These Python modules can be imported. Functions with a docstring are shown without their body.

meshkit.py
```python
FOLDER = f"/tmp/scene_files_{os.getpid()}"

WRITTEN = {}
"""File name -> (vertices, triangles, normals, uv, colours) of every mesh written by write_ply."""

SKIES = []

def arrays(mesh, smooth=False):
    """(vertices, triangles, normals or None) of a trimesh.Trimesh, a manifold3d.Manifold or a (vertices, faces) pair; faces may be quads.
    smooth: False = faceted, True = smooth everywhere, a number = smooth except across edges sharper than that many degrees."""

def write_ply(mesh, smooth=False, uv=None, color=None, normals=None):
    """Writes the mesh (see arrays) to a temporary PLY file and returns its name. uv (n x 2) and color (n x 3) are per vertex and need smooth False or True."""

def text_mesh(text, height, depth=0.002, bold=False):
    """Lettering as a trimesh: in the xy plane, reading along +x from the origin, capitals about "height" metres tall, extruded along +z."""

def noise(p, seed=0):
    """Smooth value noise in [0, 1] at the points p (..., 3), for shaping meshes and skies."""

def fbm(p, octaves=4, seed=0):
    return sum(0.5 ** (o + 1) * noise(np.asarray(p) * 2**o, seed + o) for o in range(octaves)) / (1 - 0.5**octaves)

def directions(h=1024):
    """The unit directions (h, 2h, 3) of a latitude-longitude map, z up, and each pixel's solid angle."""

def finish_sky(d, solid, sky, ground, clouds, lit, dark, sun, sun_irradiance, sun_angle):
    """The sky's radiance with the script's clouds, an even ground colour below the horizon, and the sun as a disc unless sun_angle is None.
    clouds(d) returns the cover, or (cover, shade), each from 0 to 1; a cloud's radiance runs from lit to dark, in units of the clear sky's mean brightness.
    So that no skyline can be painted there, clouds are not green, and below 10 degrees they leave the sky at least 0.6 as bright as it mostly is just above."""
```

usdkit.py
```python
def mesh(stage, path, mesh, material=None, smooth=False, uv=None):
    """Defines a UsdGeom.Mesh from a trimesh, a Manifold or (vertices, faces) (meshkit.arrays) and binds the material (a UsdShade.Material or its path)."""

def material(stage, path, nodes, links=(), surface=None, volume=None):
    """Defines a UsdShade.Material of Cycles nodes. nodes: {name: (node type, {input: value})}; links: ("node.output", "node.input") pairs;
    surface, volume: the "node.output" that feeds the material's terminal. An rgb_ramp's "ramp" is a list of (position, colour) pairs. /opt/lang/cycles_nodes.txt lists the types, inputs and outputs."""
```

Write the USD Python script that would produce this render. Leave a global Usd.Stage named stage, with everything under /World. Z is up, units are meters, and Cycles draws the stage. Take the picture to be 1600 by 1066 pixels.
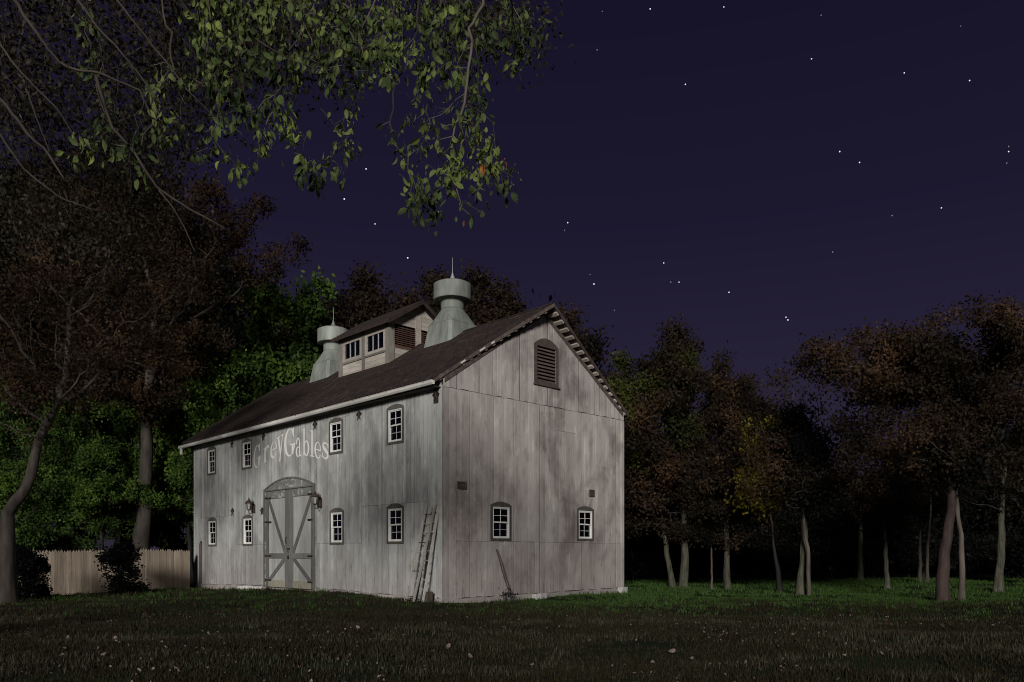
import math, random
import numpy as np, trimesh, usdkit, meshkit
from pxr import Usd, UsdGeom, UsdLux, UsdShade, Gf, Sdf, Vt
from shapely.geometry import Polygon, LineString, Point, box as sbox
from shapely import affinity
from shapely.ops import unary_union
from scipy.spatial import cKDTree

random.seed(7)
stage = Usd.Stage.CreateInMemory()
UsdGeom.SetStageUpAxis(stage, "Z")
UsdGeom.Xform.Define(stage, "/World")
UsdGeom.Scope.Define(stage, "/World/Looks")

# ------------------------------------------------------------------ camera, sky, moon, exposure
CAM_Z = 1.6
cam = UsdGeom.Camera.Define(stage, "/World/camera")
cam.AddTranslateOp().Set(Gf.Vec3d(0, 0, CAM_Z))
cam.AddRotateXOp().Set(90.0)
cam.CreateHorizontalApertureAttr(36.0)
cam.CreateFocalLengthAttr(36.0 * 1222.55 / 1600)
cam.CreateVerticalApertureOffsetAttr(36.0 * 330.7 / 1600)
cam.CreateExposureAttr(0.0)
cam.CreateFStopAttr(0.0)

MOON = np.array([-0.13, -0.94, 0.27]); MOON /= np.linalg.norm(MOON)
MOON_INTENSITY = 0.70
SKY_STRENGTH = 0.0042
elev = math.asin(MOON[2]); rot = math.atan2(MOON[0], MOON[1])
moon = UsdLux.DistantLight.Define(stage, "/World/moon")
z = MOON; x = np.cross([0, 0, 1.0], z); x /= np.linalg.norm(x); y = np.cross(z, x)
m4 = Gf.Matrix4d(*x, 0, *y, 0, *z, 0, 0, 0, 0, 1)
moon.AddTransformOp().Set(m4)
moon.CreateIntensityAttr(MOON_INTENSITY)
moon.CreateNormalizeAttr(True)
moon.CreateAngleAttr(10.0)
moon.CreateColorAttr(Gf.Vec3f(1.0, 0.98, 0.95))

usdkit.material(stage, "/World/Looks/night_sky", {
    "sky": ("sky_texture", {"sky_type": "single_scattering", "sun_disc": False, "sun_elevation": elev, "sun_rotation": rot}),
    "bw": ("rgb_to_bw", {}),
    "tc": ("texture_coordinate", {}),
    "sep": ("separate_xyz", {}),
    "ramp": ("rgb_ramp", {"ramp": [(0.0, (0.95, 0.74, 1.2)), (0.10, (0.88, 0.70, 1.36)), (0.22, (0.66, 0.53, 1.3)), (0.38, (0.42, 0.33, 0.98)), (0.6, (0.28, 0.215, 0.74)), (1.0, (0.20, 0.15, 0.58))]}),
    "soft": ("mix", {"mix_type": "mix", "fac": 0.06, "color1": (7.0, 7.0, 7.0)}),
    "mul": ("mix", {"mix_type": "multiply", "fac": 1.0}),
    "bg": ("background_shader", {"strength": SKY_STRENGTH}),
}, [("sky.color", "bw.color"), ("tc.generated", "sep.vector"), ("sep.z", "ramp.fac"), ("bw.val", "soft.color2"),
    ("soft.color", "mul.color1"), ("ramp.color", "mul.color2"), ("mul.color", "bg.color")], surface="bg.background")
dome = UsdLux.DomeLight.Define(stage, "/World/sky")
dome.CreateIntensityAttr(1.0)
UsdShade.MaterialBindingAPI.Apply(dome.GetPrim()).Bind(UsdShade.Material.Get(stage, "/World/Looks/night_sky"))
dome.GetPrim().SetCustomDataByKey("kind", "structure")
dome.GetPrim().SetCustomDataByKey("label", "clear deep violet night sky above the barn and trees")
dome.GetPrim().SetCustomDataByKey("category", "sky")

# ------------------------------------------------------------------ helpers
COUNT = {}
def path_for(name, parent=None):
    root = "/World" if parent is None else str(parent.GetPath())
    k = COUNT.get((root, name), 0)
    COUNT[(root, name)] = k + 1
    return f"{root}/{name}" if k == 0 else f"{root}/{name}_{k:03d}"

class MB:
    """Collects shapes that make one mesh."""
    def __init__(s): s.v, s.f, s.n = [], [], 0
    def add(s, v, f):
        v = np.asarray(v, float); f = np.asarray(f, int)
        if f.shape[1] == 4: f = np.vstack([f[:, [0, 1, 2]], f[:, [0, 2, 3]]])
        s.v.append(v); s.f.append(f + s.n); s.n += len(v); return s
    def tm(s, m): return s.add(m.vertices, m.faces)
    def box(s, a, b):
        a, b = np.minimum(a, b), np.maximum(a, b)
        m = trimesh.creation.box(b - a); m.apply_translation((a + b) / 2); return s.tm(m)
    def bar(s, p, q, w, h, up=(0, 0, 1)):
        """rectangular bar from p to q; w across, h along 'up'."""
        p, q = np.array(p, float), np.array(q, float); d = q - p; L = np.linalg.norm(d); d /= L
        up = np.array(up, float); sd = np.cross(d, up); sd /= np.linalg.norm(sd); up = np.cross(sd, d)
        m = trimesh.creation.box([L, w, h]); T = np.eye(4); T[:3, 0], T[:3, 1], T[:3, 2], T[:3, 3] = d, sd, up, (p + q) / 2
        m.apply_transform(T); return s.tm(m)
    def tube(s, pts, rad, n=6):
        v, f = tube(pts, rad, n); return s.add(v, f)
    def poly(s, shape, t, to):
        """shapely polygon in (u, w), thickness t, mapped by to(u, w, t)."""
        for g in getattr(shape, "geoms", [shape]):
            if g.is_empty or g.area < 1e-5: continue
            m = trimesh.creation.extrude_polygon(g, t, engine="earcut")
            v = m.vertices; p = to(v[:, 0], v[:, 1], v[:, 2]); f = m.faces
            mm = trimesh.Trimesh(p, f, process=False)
            if mm.volume < 0: f = f[:, ::-1]
            s.add(p, f)
        return s
    def get(s): return (np.vstack(s.v), np.vstack(s.f))

def tube(pts, rad, n=6):
    pts = np.asarray(pts, float); k = len(pts); rad = np.broadcast_to(rad, k)
    d = np.gradient(pts, axis=0); d /= np.maximum(np.linalg.norm(d, axis=1, keepdims=True), 1e-9)
    ref = np.array([0, 0, 1.0]) if abs(d[0, 2]) < 0.9 else np.array([1.0, 0, 0])
    a = np.arange(n) / n * 2 * np.pi; rings = []
    u = np.cross(d[0], ref); u /= np.linalg.norm(u)
    for i in range(k):
        u = u - d[i] * (u @ d[i]); u /= max(np.linalg.norm(u), 1e-9); w = np.cross(d[i], u)
        rings.append(pts[i] + rad[i] * (np.cos(a)[:, None] * u + np.sin(a)[:, None] * w))
    v = np.vstack(rings); f = []
    for i in range(k - 1):
        for j in range(n):
            A, B = i * n + j, i * n + (j + 1) % n
            f += [[A, B, B + n], [A, B + n, A + n]]
    f += [[0, j + 1, j] for j in range(1, n - 1)] + [[(k - 1) * n, (k - 1) * n + j, (k - 1) * n + j + 1] for j in range(1, n - 1)]
    return v, np.array(f)

def revolve(profile, n=32):
    """profile: (r, z) from bottom to top."""
    a = np.arange(n) / n * 2 * np.pi; v, f = [], []
    for r, zz in profile: v += [(r * math.cos(t), r * math.sin(t), zz) for t in a]
    for i in range(len(profile) - 1):
        for j in range(n):
            A, B = i * n + j, i * n + (j + 1) % n
            f += [[A, B, B + n], [A, B + n, A + n]]
    return np.array(v), np.array(f)

def obj(name, mesh, mat, parent=None, smooth=False, label=None):
    if isinstance(mesh, MB): mesh = mesh.get()
    p = path_for(name, parent)
    m = usdkit.mesh(stage, p, mesh, mat, smooth=smooth)
    if label: m.GetPrim().SetCustomDataByKey("label", label)
    return m.GetPrim()

def tag(o, label=None, cat=None, group=None, kind=None):
    for k, v in (("label", label), ("category", cat), ("group", group), ("kind", kind)):
        if v: o.SetCustomDataByKey(k, v)
    return o

def thing(name, label, cat, loc=(0, 0, 0), rotz=0.0, group=None, scale=None):
    x = UsdGeom.Xform.Define(stage, path_for(name))
    x.AddTranslateOp().Set(Gf.Vec3d(*map(float, loc)))
    if rotz: x.AddRotateZOp().Set(float(rotz))
    if scale is not None: x.AddScaleOp().Set(Gf.Vec3f(*map(float, np.broadcast_to(scale, 3))))
    return tag(x.GetPrim(), label, cat, group)

def klass(name):
    p = stage.CreateClassPrim("/_class_" + name)
    p.SetTypeName("Xform")
    return p

def copy_of(cl, name, label, cat, loc, rotz=0.0, group=None, scale=None):
    o = thing(name, label, cat, loc, rotz, group, scale)
    o.GetReferences().AddInternalReference(cl.GetPath()); o.SetInstanceable(True)
    return o

# ------------------------------------------------------------------ materials
LOOK = {}
def mat(name, nodes, links, surface="p.BSDF"):
    LOOK[name] = usdkit.material(stage, "/World/Looks/" + name, nodes, links, surface=surface); return LOOK[name]

def worn(name, c1, c2, scale=(4, 4, 4), c3=None, patch=0.5, rough=0.8, vary=0.18, bump=0.3, ramp=(0.35, 0.7), metal=0.0, third=(0.58, 0.66), detail=5, island=False):
    """two-tone noise colour, an optional third tone in chips, brightness varied per object, bump."""
    nd = {"tc": ("texture_coordinate", {}), "oi": ("object_info", {}), "mp": ("mapping", {"scale": scale}),
          "off": ("vector_math", {"math_type": "multiply_add", "vector2": (37.0, 53.0, 29.0)}), "rv": ("combine_xyz", {}),
          "n1": ("noise_texture", {"scale": 1.0, "detail": detail, "roughness": 0.62}),
          "n2": ("noise_texture", {"scale": patch, "detail": 3}),
          "n3": ("noise_texture", {"scale": 2.3, "detail": 6, "roughness": 0.7}),
          "r1": ("rgb_ramp", {"ramp": [(ramp[0], c1), (ramp[1], c2)]}),
          "r2": ("rgb_ramp", {"ramp": [(0.3, (0.78, 0.78, 0.78)), (0.7, (1.12, 1.12, 1.12))]}),
          "mr": ("map_range", {"from_min": 0, "from_max": 1, "to_min": 1 - vary, "to_max": 1 + vary}),
          "cc": ("combine_color", {}), "m1": ("mix", {"mix_type": "multiply", "fac": 1.0}), "m2": ("mix", {"mix_type": "multiply", "fac": 1.0}),
          "bp": ("bump", {"strength": bump, "distance": 0.01}),
          "p": ("principled_bsdf", {"roughness": rough, "metallic": metal, "specular_ior_level": 0.3})}
    lk = [("oi.random", "rv.x"), ("oi.random", "rv.y"), ("oi.random", "rv.z"), ("rv.vector", "off.vector1"), ("tc.object", "off.vector3"),
          ("off.vector", "mp.vector"), ("mp.vector", "n1.vector"), ("mp.vector", "n3.vector"), ("tc.object", "n2.vector"),
          ("n1.fac", "r1.fac"), ("n2.fac", "r2.fac"), ("r1.color", "m1.color1"), ("r2.color", "m1.color2"), ("oi.random", "mr.value"),
          ("mr.result", "cc.r"), ("mr.result", "cc.g"), ("mr.result", "cc.b"), ("m1.color", "m2.color1"), ("cc.color", "m2.color2"),
          ("n1.fac", "bp.height"), ("bp.normal", "p.normal")]
    if island:
        nd["ge"] = ("geometry", {}); nd["mr"][1].update({"to_min": 0.62, "to_max": 1.38}); lk = [(("ge.random_per_island", b) if b == "mr.value" else (a, b)) for a, b in lk]
    if c3 is None: lk.append(("m2.color", "p.base_color"))
    else:
        nd["r3"] = ("rgb_ramp", {"ramp": [(third[0], (0, 0, 0)), (third[1], (1, 1, 1))]})
        nd["m3"] = ("mix", {"mix_type": "mix", "color2": c3})
        lk += [("n3.fac", "r3.fac"), ("r3.color", "m3.fac"), ("m2.color", "m3.color1"), ("m3.color", "p.base_color")]
    return mat(name, nd, lk)

def siding(name, pa, pb, bare, tint, blotch=1.0):
    """painted vertical boards gone grey: streaks along the board, broad blotches of wear and painted mottled shade, flaked spots, rusty splash near the sill."""
    nd = {"tc": ("texture_coordinate", {}), "oi": ("object_info", {}), "rv": ("combine_xyz", {}),
          "off": ("vector_math", {"math_type": "multiply_add", "vector2": (17.0, 17.0, 41.0)}),
          "mpS": ("mapping", {"scale": (18, 18, 0.45)}), "mpF": ("mapping", {"scale": (9, 9, 0.9)}), "mpG": ("mapping", {"scale": (90, 90, 3)}), "mpP": ("mapping", {"scale": (0.62, 0.62, 0.42), "location": (2.3, 0.7, 0.4)}), "mpQ": ("mapping", {"scale": (3.2, 3.2, 1.1), "location": (5, 3, 1)}), "nQ": ("noise_texture", {"scale": 1, "detail": 5, "roughness": 0.6, "distortion": 0.2}), "rQ": ("rgb_ramp", {"ramp": [(0.34, (0.70, 0.68, 0.67)), (0.46, (0.96, 0.95, 0.95)), (0.585, (1.0, 1.0, 1.0)), (0.63, (1.22, 1.23, 1.22))]}), "mQ": ("mix", {"mix_type": "multiply", "fac": 0.85}),
          "nS": ("noise_texture", {"scale": 1, "detail": 5, "roughness": 0.6}), "nF": ("noise_texture", {"scale": 1, "detail": 6, "roughness": 0.72}),
          "nG": ("noise_texture", {"scale": 1, "detail": 2}), "nP": ("noise_texture", {"scale": 1, "detail": 7, "roughness": 0.66, "distortion": 0.25}),
          "rS": ("rgb_ramp", {"ramp": [(0.15, pb), (0.78, pa)]}),
          "rP": ("rgb_ramp", {"ramp": [(0.36, (0.58, 0.55, 0.555)), (0.44, (0.79, 0.76, 0.76)), (0.49, (0.98, 0.96, 0.95)), (0.62, (1.16, 1.17, 1.17))]}),
          "rF": ("rgb_ramp", {"ramp": [(0.66, (0, 0, 0)), (0.70, (0.92, 0.92, 0.92))]}), "fz": ("math", {"math_type": "multiply_add", "value2": 0.10}),
          "rW": ("rgb_ramp", {"ramp": [(0.70, (0, 0, 0)), (0.76, (1, 1, 1))]}),
          "sep": ("separate_xyz", {}), "zr": ("map_range", {"from_min": 0.2, "from_max": 2.3, "to_min": 1.0, "to_max": 0.0, "clamp": True}),
          "zn": ("math", {"math_type": "multiply"}), "zs": ("math", {"math_type": "multiply", "value2": 0.85, "use_clamp": True}),
          "mr": ("map_range", {"from_min": 0, "from_max": 1, "to_min": 0.80, "to_max": 1.10}), "cc": ("combine_color", {}),
          "m1": ("mix", {"mix_type": "multiply", "fac": blotch}), "m2": ("mix", {"mix_type": "multiply", "fac": 1.0}),
          "m3": ("mix", {"mix_type": "mix", "color2": bare}), "m4": ("mix", {"mix_type": "mix", "color2": tint}),
          "m5": ("mix", {"mix_type": "mix", "color2": (0.62, 0.61, 0.57)}), "nW": ("noise_texture", {"scale": 1.7, "detail": 4}),
          "bp": ("bump", {"strength": 0.5, "distance": 0.006}), "p": ("principled_bsdf", {"roughness": 0.82, "specular_ior_level": 0.22})}
    lk = [("oi.random", "rv.x"), ("oi.random", "rv.y"), ("oi.random", "rv.z"), ("rv.vector", "off.vector1"), ("tc.object", "off.vector3"),
          ("off.vector", "mpS.vector"), ("off.vector", "mpF.vector"), ("off.vector", "mpG.vector"), ("tc.object", "mpP.vector"),
          ("mpS.vector", "nS.vector"), ("mpF.vector", "nF.vector"), ("mpG.vector", "nG.vector"), ("mpP.vector", "nP.vector"), ("mpF.vector", "nW.vector"),
          ("nS.fac", "rS.fac"), ("nP.fac", "rP.fac"), ("zr.result", "fz.value1"), ("nF.fac", "fz.value3"), ("fz.value", "rF.fac"), ("tc.object", "mpQ.vector"), ("mpQ.vector", "nQ.vector"), ("nQ.fac", "rQ.fac"), ("m1.color", "mQ.color1"), ("rQ.color", "mQ.color2"), ("nW.fac", "rW.fac"), ("oi.random", "mr.value"),
          ("mr.result", "cc.r"), ("mr.result", "cc.g"), ("mr.result", "cc.b"), ("rS.color", "m1.color1"), ("rP.color", "m1.color2"),
          ("mQ.color", "m2.color1"), ("cc.color", "m2.color2"), ("m2.color", "m3.color1"), ("rF.color", "m3.fac"),
          ("tc.object", "sep.vector"), ("sep.z", "zr.value"), ("zr.result", "zn.value1"), ("nF.fac", "zn.value2"), ("zn.value", "zs.value1"),
          ("m3.color", "m4.color1"), ("zs.value", "m4.fac"), ("m4.color", "m5.color1"), ("rW.color", "m5.fac"), ("m5.color", "p.base_color"),
          ("nG.fac", "bp.height"), ("bp.normal", "p.normal")]
    return mat(name, nd, lk)

siding("grey_paint_front", (0.51, 0.52, 0.495), (0.35, 0.355, 0.335), (0.15, 0.135, 0.12), (0.30, 0.255, 0.235), 0.62)
siding("grey_paint_gable_lit", (0.51, 0.47, 0.435), (0.345, 0.312, 0.287), (0.13, 0.105, 0.09), (0.32, 0.27, 0.25))  # warmer than the front: warm lamp light on the gable put into the colour
worn("dark_backing", (0.03, 0.027, 0.025), (0.05, 0.045, 0.04))
worn("casing_grey", (0.075, 0.066, 0.058), (0.145, 0.13, 0.112), (9, 9, 2), rough=0.85)
worn("door_grey", (0.13, 0.13, 0.12), (0.22, 0.22, 0.20), (20, 20, 1.2), c3=(0.12, 0.115, 0.105))
worn("door_panel_grey", (0.32, 0.32, 0.295), (0.46, 0.46, 0.425), (24, 24, 0.9), c3=(0.19, 0.18, 0.165))
worn("door_trim_grey", (0.09, 0.09, 0.082), (0.165, 0.163, 0.15), (18, 18, 2.0), c3=(0.08, 0.075, 0.07))
worn("door_peeling", (0.17, 0.17, 0.155), (0.24, 0.24, 0.22), (1.7, 1.7, 2.6), c3=(0.38, 0.38, 0.335), third=(0.54, 0.58))
worn("door_foot_tan", (0.30, 0.27, 0.20), (0.42, 0.39, 0.31), (14, 14, 6), c3=(0.18, 0.15, 0.12))
worn("white_vinyl", (0.74, 0.73, 0.68), (0.82, 0.81, 0.76), (5, 5, 5), rough=0.45, vary=0.05)
worn("muntin_grey", (0.42, 0.42, 0.44), (0.52, 0.52, 0.53), rough=0.5, vary=0.05)
worn("gutter_white", (0.66, 0.64, 0.58), (0.80, 0.78, 0.72), (1.2, 1.2, 6), c3=(0.36, 0.33, 0.28), third=(0.60, 0.72), rough=0.45)
worn("rake_wood", (0.07, 0.05, 0.042), (0.15, 0.115, 0.10), (7, 7, 7), c3=(0.40, 0.36, 0.31), third=(0.64, 0.70))
worn("lookout_wood", (0.40, 0.34, 0.29), (0.54, 0.47, 0.41), (7, 7, 7))
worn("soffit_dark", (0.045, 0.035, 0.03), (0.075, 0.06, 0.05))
worn("roof_shingle", island=True, c1=(0.036, 0.023, 0.019), c2=(0.078, 0.053, 0.045), scale=(1.6, 1.6, 1.6), c3=(0.10, 0.08, 0.066), third=(0.56, 0.70), rough=0.92, patch=0.7)
worn("roof_trim", (0.026, 0.017, 0.016), (0.052, 0.036, 0.033), (5, 5, 5), c3=(0.065, 0.052, 0.048), third=(0.60, 0.75), rough=0.92, patch=0.7)
worn("foundation_parge", (0.28, 0.24, 0.22), (0.44, 0.40, 0.37), (2.5, 2.5, 5), c3=(0.20, 0.165, 0.15), third=(0.58, 0.68))
worn("whitewashed_stone", (0.60, 0.58, 0.54), (0.75, 0.73, 0.68), (6, 6, 6), c3=(0.40, 0.38, 0.35))
worn("galvanised_metal", (0.22, 0.24, 0.205), (0.38, 0.40, 0.36), (3, 3, 0.8), c3=(0.16, 0.125, 0.09), third=(0.58, 0.70), rough=0.65, metal=0.1)
worn("cupola_white", (0.40, 0.35, 0.30), (0.56, 0.51, 0.44), (2, 2, 14), c3=(0.22, 0.17, 0.13))
worn("cupola_post", (0.17, 0.15, 0.13), (0.27, 0.25, 0.215), (10, 10, 2))
worn("louvre_brown", (0.10, 0.052, 0.038), (0.17, 0.09, 0.066), (4, 4, 8), c3=(0.22, 0.15, 0.12))
worn("louvre_dark", (0.085, 0.062, 0.052), (0.15, 0.115, 0.098), (4, 4, 8))
worn("black_iron", (0.02, 0.019, 0.018), (0.04, 0.036, 0.033), rough=0.5)
worn("rust_iron", (0.035, 0.024, 0.020), (0.065, 0.042, 0.034), (9, 9, 9), rough=0.7)
worn("ladder_wood", (0.36, 0.34, 0.30), (0.55, 0.52, 0.46), (9, 9, 1.4), c3=(0.14, 0.11, 0.09))
worn("old_wood", (0.055, 0.042, 0.034), (0.11, 0.085, 0.07), (9, 9, 1.4))
worn("picket_wood", (0.30, 0.235, 0.175), (0.46, 0.375, 0.29), (16, 16, 1.2), c3=(0.20, 0.155, 0.115), vary=0.22)
worn("bark_grey", (0.06, 0.048, 0.038), (0.145, 0.118, 0.094), (5, 5, 1.1), c3=(0.07, 0.058, 0.045), bump=1.0)
worn("bark_pale", (0.026, 0.025, 0.017), (0.105, 0.10, 0.066), (11, 11, 2.0), c3=(0.07, 0.065, 0.045), bump=1.0)  # paler than the limbs: lamp light on the trunks put into the bark
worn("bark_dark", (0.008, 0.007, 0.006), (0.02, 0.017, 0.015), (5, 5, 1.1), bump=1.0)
worn("bark_mid", (0.024, 0.019, 0.015), (0.07, 0.056, 0.045), (5, 5, 1.1), bump=1.0)
worn("bark_red", (0.03, 0.019, 0.016), (0.066, 0.042, 0.036), (5, 5, 0.9), c3=(0.08, 0.05, 0.045), bump=1.0)
worn("pale_block", (0.42, 0.40, 0.38), (0.58, 0.56, 0.53), (8, 8, 8))
mat("lettering_paint", {
    "tc": ("texture_coordinate", {}), "mp": ("mapping", {"scale": (22, 22, 1.3)}), "n": ("noise_texture", {"scale": 1, "detail": 5, "roughness": 0.65}),
    "n2": ("noise_texture", {"scale": 1.1, "detail": 2}), "ad": ("math", {"math_type": "add"}),
    "r": ("rgb_ramp", {"ramp": [(0.86, (0.55, 0.55, 0.55)), (1.2, (0, 0, 0))]}), "r0": ("map_range", {"from_min": 1.15, "from_max": 1.55, "to_min": 0.04, "to_max": 0.9, "clamp": True}),
    "t": ("transparent_bsdf", {}), "p": ("principled_bsdf", {"base_color": (0.82, 0.79, 0.73), "roughness": 0.8}), "mx": ("mix_closure", {})},
    [("tc.object", "mp.vector"), ("mp.vector", "n.vector"), ("tc.object", "n2.vector"), ("n.fac", "ad.value1"), ("n2.fac", "ad.value2"),
     ("ad.value", "r0.value"), ("r0.result", "mx.fac"), ("p.BSDF", "mx.closure1"), ("t.BSDF", "mx.closure2")], surface="mx.closure")
mat("window_glass", {"fr": ("fresnel", {"IOR": 1.5}), "t": ("transparent_bsdf", {"color": (0.75, 0.78, 0.8)}), "g": ("glossy_bsdf", {"color": (0.9, 0.9, 0.95), "roughness": 0.06}), "mx": ("mix_closure", {})},
    [("fr.fac", "mx.fac"), ("t.BSDF", "mx.closure1"), ("g.BSDF", "mx.closure2")], surface="mx.closure")
mat("lantern_glass", {"fr": ("fresnel", {"IOR": 1.5}), "g": ("glossy_bsdf", {"color": (1, 1, 1), "roughness": 0.12}), "d": ("diffuse_bsdf", {"color": (0.45, 0.44, 0.42)}), "mx": ("mix_closure", {}), "t": ("transparent_bsdf", {}), "m2": ("mix_closure", {"fac": 0.5})},
    [("fr.fac", "mx.fac"), ("d.BSDF", "m2.closure1"), ("t.BSDF", "m2.closure2"), ("m2.closure", "mx.closure1"), ("g.BSDF", "mx.closure2")], surface="mx.closure")
mat("starlight", {"e": ("emission", {"color": (0.92, 0.94, 1.0), "strength": 0.9})}, [], surface="e.emission")
mat("starlight_faint", {"e": ("emission", {"color": (0.85, 0.88, 1.0), "strength": 0.28})}, [], surface="e.emission")

def leaf_mat(name, cols, transl=0.35, clump=0.25):
    """leaves: each leaf its own tint from the list; slow noise gives clumps of one tone; some light passes."""
    ramp = [(i / max(len(cols) - 1, 1), c) for i, c in enumerate(cols)]
    return mat(name, {
        "g": ("geometry", {}), "tc": ("texture_coordinate", {}), "n": ("noise_texture", {"scale": clump, "detail": 2}),
        "a": ("math", {"math_type": "multiply_add", "value2": 1.5, "value3": -0.5}), "b": ("math", {"math_type": "multiply_add", "value2": 0.5}),
        "r": ("rgb_ramp", {"ramp": ramp}), "p": ("principled_bsdf", {"roughness": 0.55, "specular_ior_level": 0.10}),
        "t": ("translucent_bsdf", {}), "mx": ("mix_closure", {"fac": transl})},
        [("tc.object", "n.vector"), ("n.fac", "a.value1"), ("g.random_per_island", "b.value1"), ("a.value", "b.value3"), ("b.value", "r.fac"),
         ("r.color", "p.base_color"), ("r.color", "t.color"), ("p.BSDF", "mx.closure1"), ("t.BSDF", "mx.closure2")], surface="mx.closure")

leaf_mat("leaf_near", [(0.035, 0.05, 0.022), (0.10, 0.135, 0.045), (0.22, 0.27, 0.075), (0.38, 0.43, 0.12), (0.47, 0.47, 0.14)], clump=1.6)
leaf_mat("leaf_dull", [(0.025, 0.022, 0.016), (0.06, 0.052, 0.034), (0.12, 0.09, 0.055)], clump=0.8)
leaf_mat("leaf_orange", [(0.40, 0.16, 0.04), (0.46, 0.22, 0.06)])
leaf_mat("leaf_brown", [(0.012, 0.009, 0.006), (0.042, 0.026, 0.014), (0.115, 0.065, 0.034), (0.13, 0.112, 0.034)], clump=0.5)
leaf_mat("leaf_red", [(0.009, 0.008, 0.007), (0.040, 0.027, 0.016), (0.130, 0.068, 0.036), (0.27, 0.14, 0.06)], clump=0.4)
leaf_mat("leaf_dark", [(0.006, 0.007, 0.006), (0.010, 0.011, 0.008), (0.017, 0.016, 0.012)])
leaf_mat("leaf_green", [(0.012, 0.020, 0.007), (0.065, 0.115, 0.022), (0.165, 0.25, 0.042), (0.30, 0.37, 0.08)], clump=0.6)
leaf_mat("leaf_olive", [(0.014, 0.017, 0.008), (0.065, 0.075, 0.018), (0.19, 0.19, 0.036), (0.32, 0.25, 0.05)], clump=0.4)
leaf_mat("leaf_yellow", [(0.08, 0.07, 0.012), (0.22, 0.18, 0.022), (0.42, 0.33, 0.04)], clump=0.5)
leaf_mat("leaf_shade", [(0.004, 0.005, 0.004), (0.007, 0.009, 0.006)])  # near-black leaves that stand in for shadow on the fence
leaf_mat("litter", [(0.12, 0.08, 0.065), (0.30, 0.235, 0.20), (0.44, 0.38, 0.33)], transl=0.1)
leaf_mat("grass_near_shaded", [(0.018, 0.016, 0.009), (0.040, 0.034, 0.018), (0.075, 0.061, 0.036), (0.14, 0.108, 0.07)], transl=0.25, clump=0.35)  # brown litter tone, darkened further to paint the foreground shade
leaf_mat("grass_green_lit", [(0.030, 0.060, 0.015), (0.072, 0.135, 0.030), (0.14, 0.225, 0.055)], transl=0.25, clump=0.35)  # brighter copy of the grass, painting the lit part of the lawn

leaf_mat("grass_pale", [(0.045, 0.043, 0.026), (0.09, 0.083, 0.052), (0.16, 0.142, 0.098)], transl=0.25)
# ground: mottled green sward; foreground shade sits in the colour of the grass blades
mat("lawn_soil", {
    "tc": ("texture_coordinate", {}), "n1": ("noise_texture", {"scale": 0.35, "detail": 4}), "n2": ("noise_texture", {"scale": 14, "detail": 5, "roughness": 0.7}),
    "r1": ("rgb_ramp", {"ramp": [(0.35, (0.014, 0.018, 0.008)), (0.65, (0.026, 0.040, 0.013))]}), "r2": ("rgb_ramp", {"ramp": [(0.35, (0.55, 0.55, 0.55)), (0.7, (1.3, 1.3, 1.3))]}),
    "m": ("mix", {"mix_type": "multiply", "fac": 1.0}), "bp": ("bump", {"strength": 0.8, "distance": 0.04}), "p": ("principled_bsdf", {"roughness": 0.95, "specular_ior_level": 0.1})},
    [("tc.object", "n1.vector"), ("tc.object", "n2.vector"), ("n1.fac", "r1.fac"), ("n2.fac", "r2.fac"), ("r1.color", "m.color1"), ("r2.color", "m.color2"),
     ("m.color", "p.base_color"), ("n2.fac", "bp.height"), ("bp.normal", "p.normal")])
M = lambda n: LOOK[n]

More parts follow.
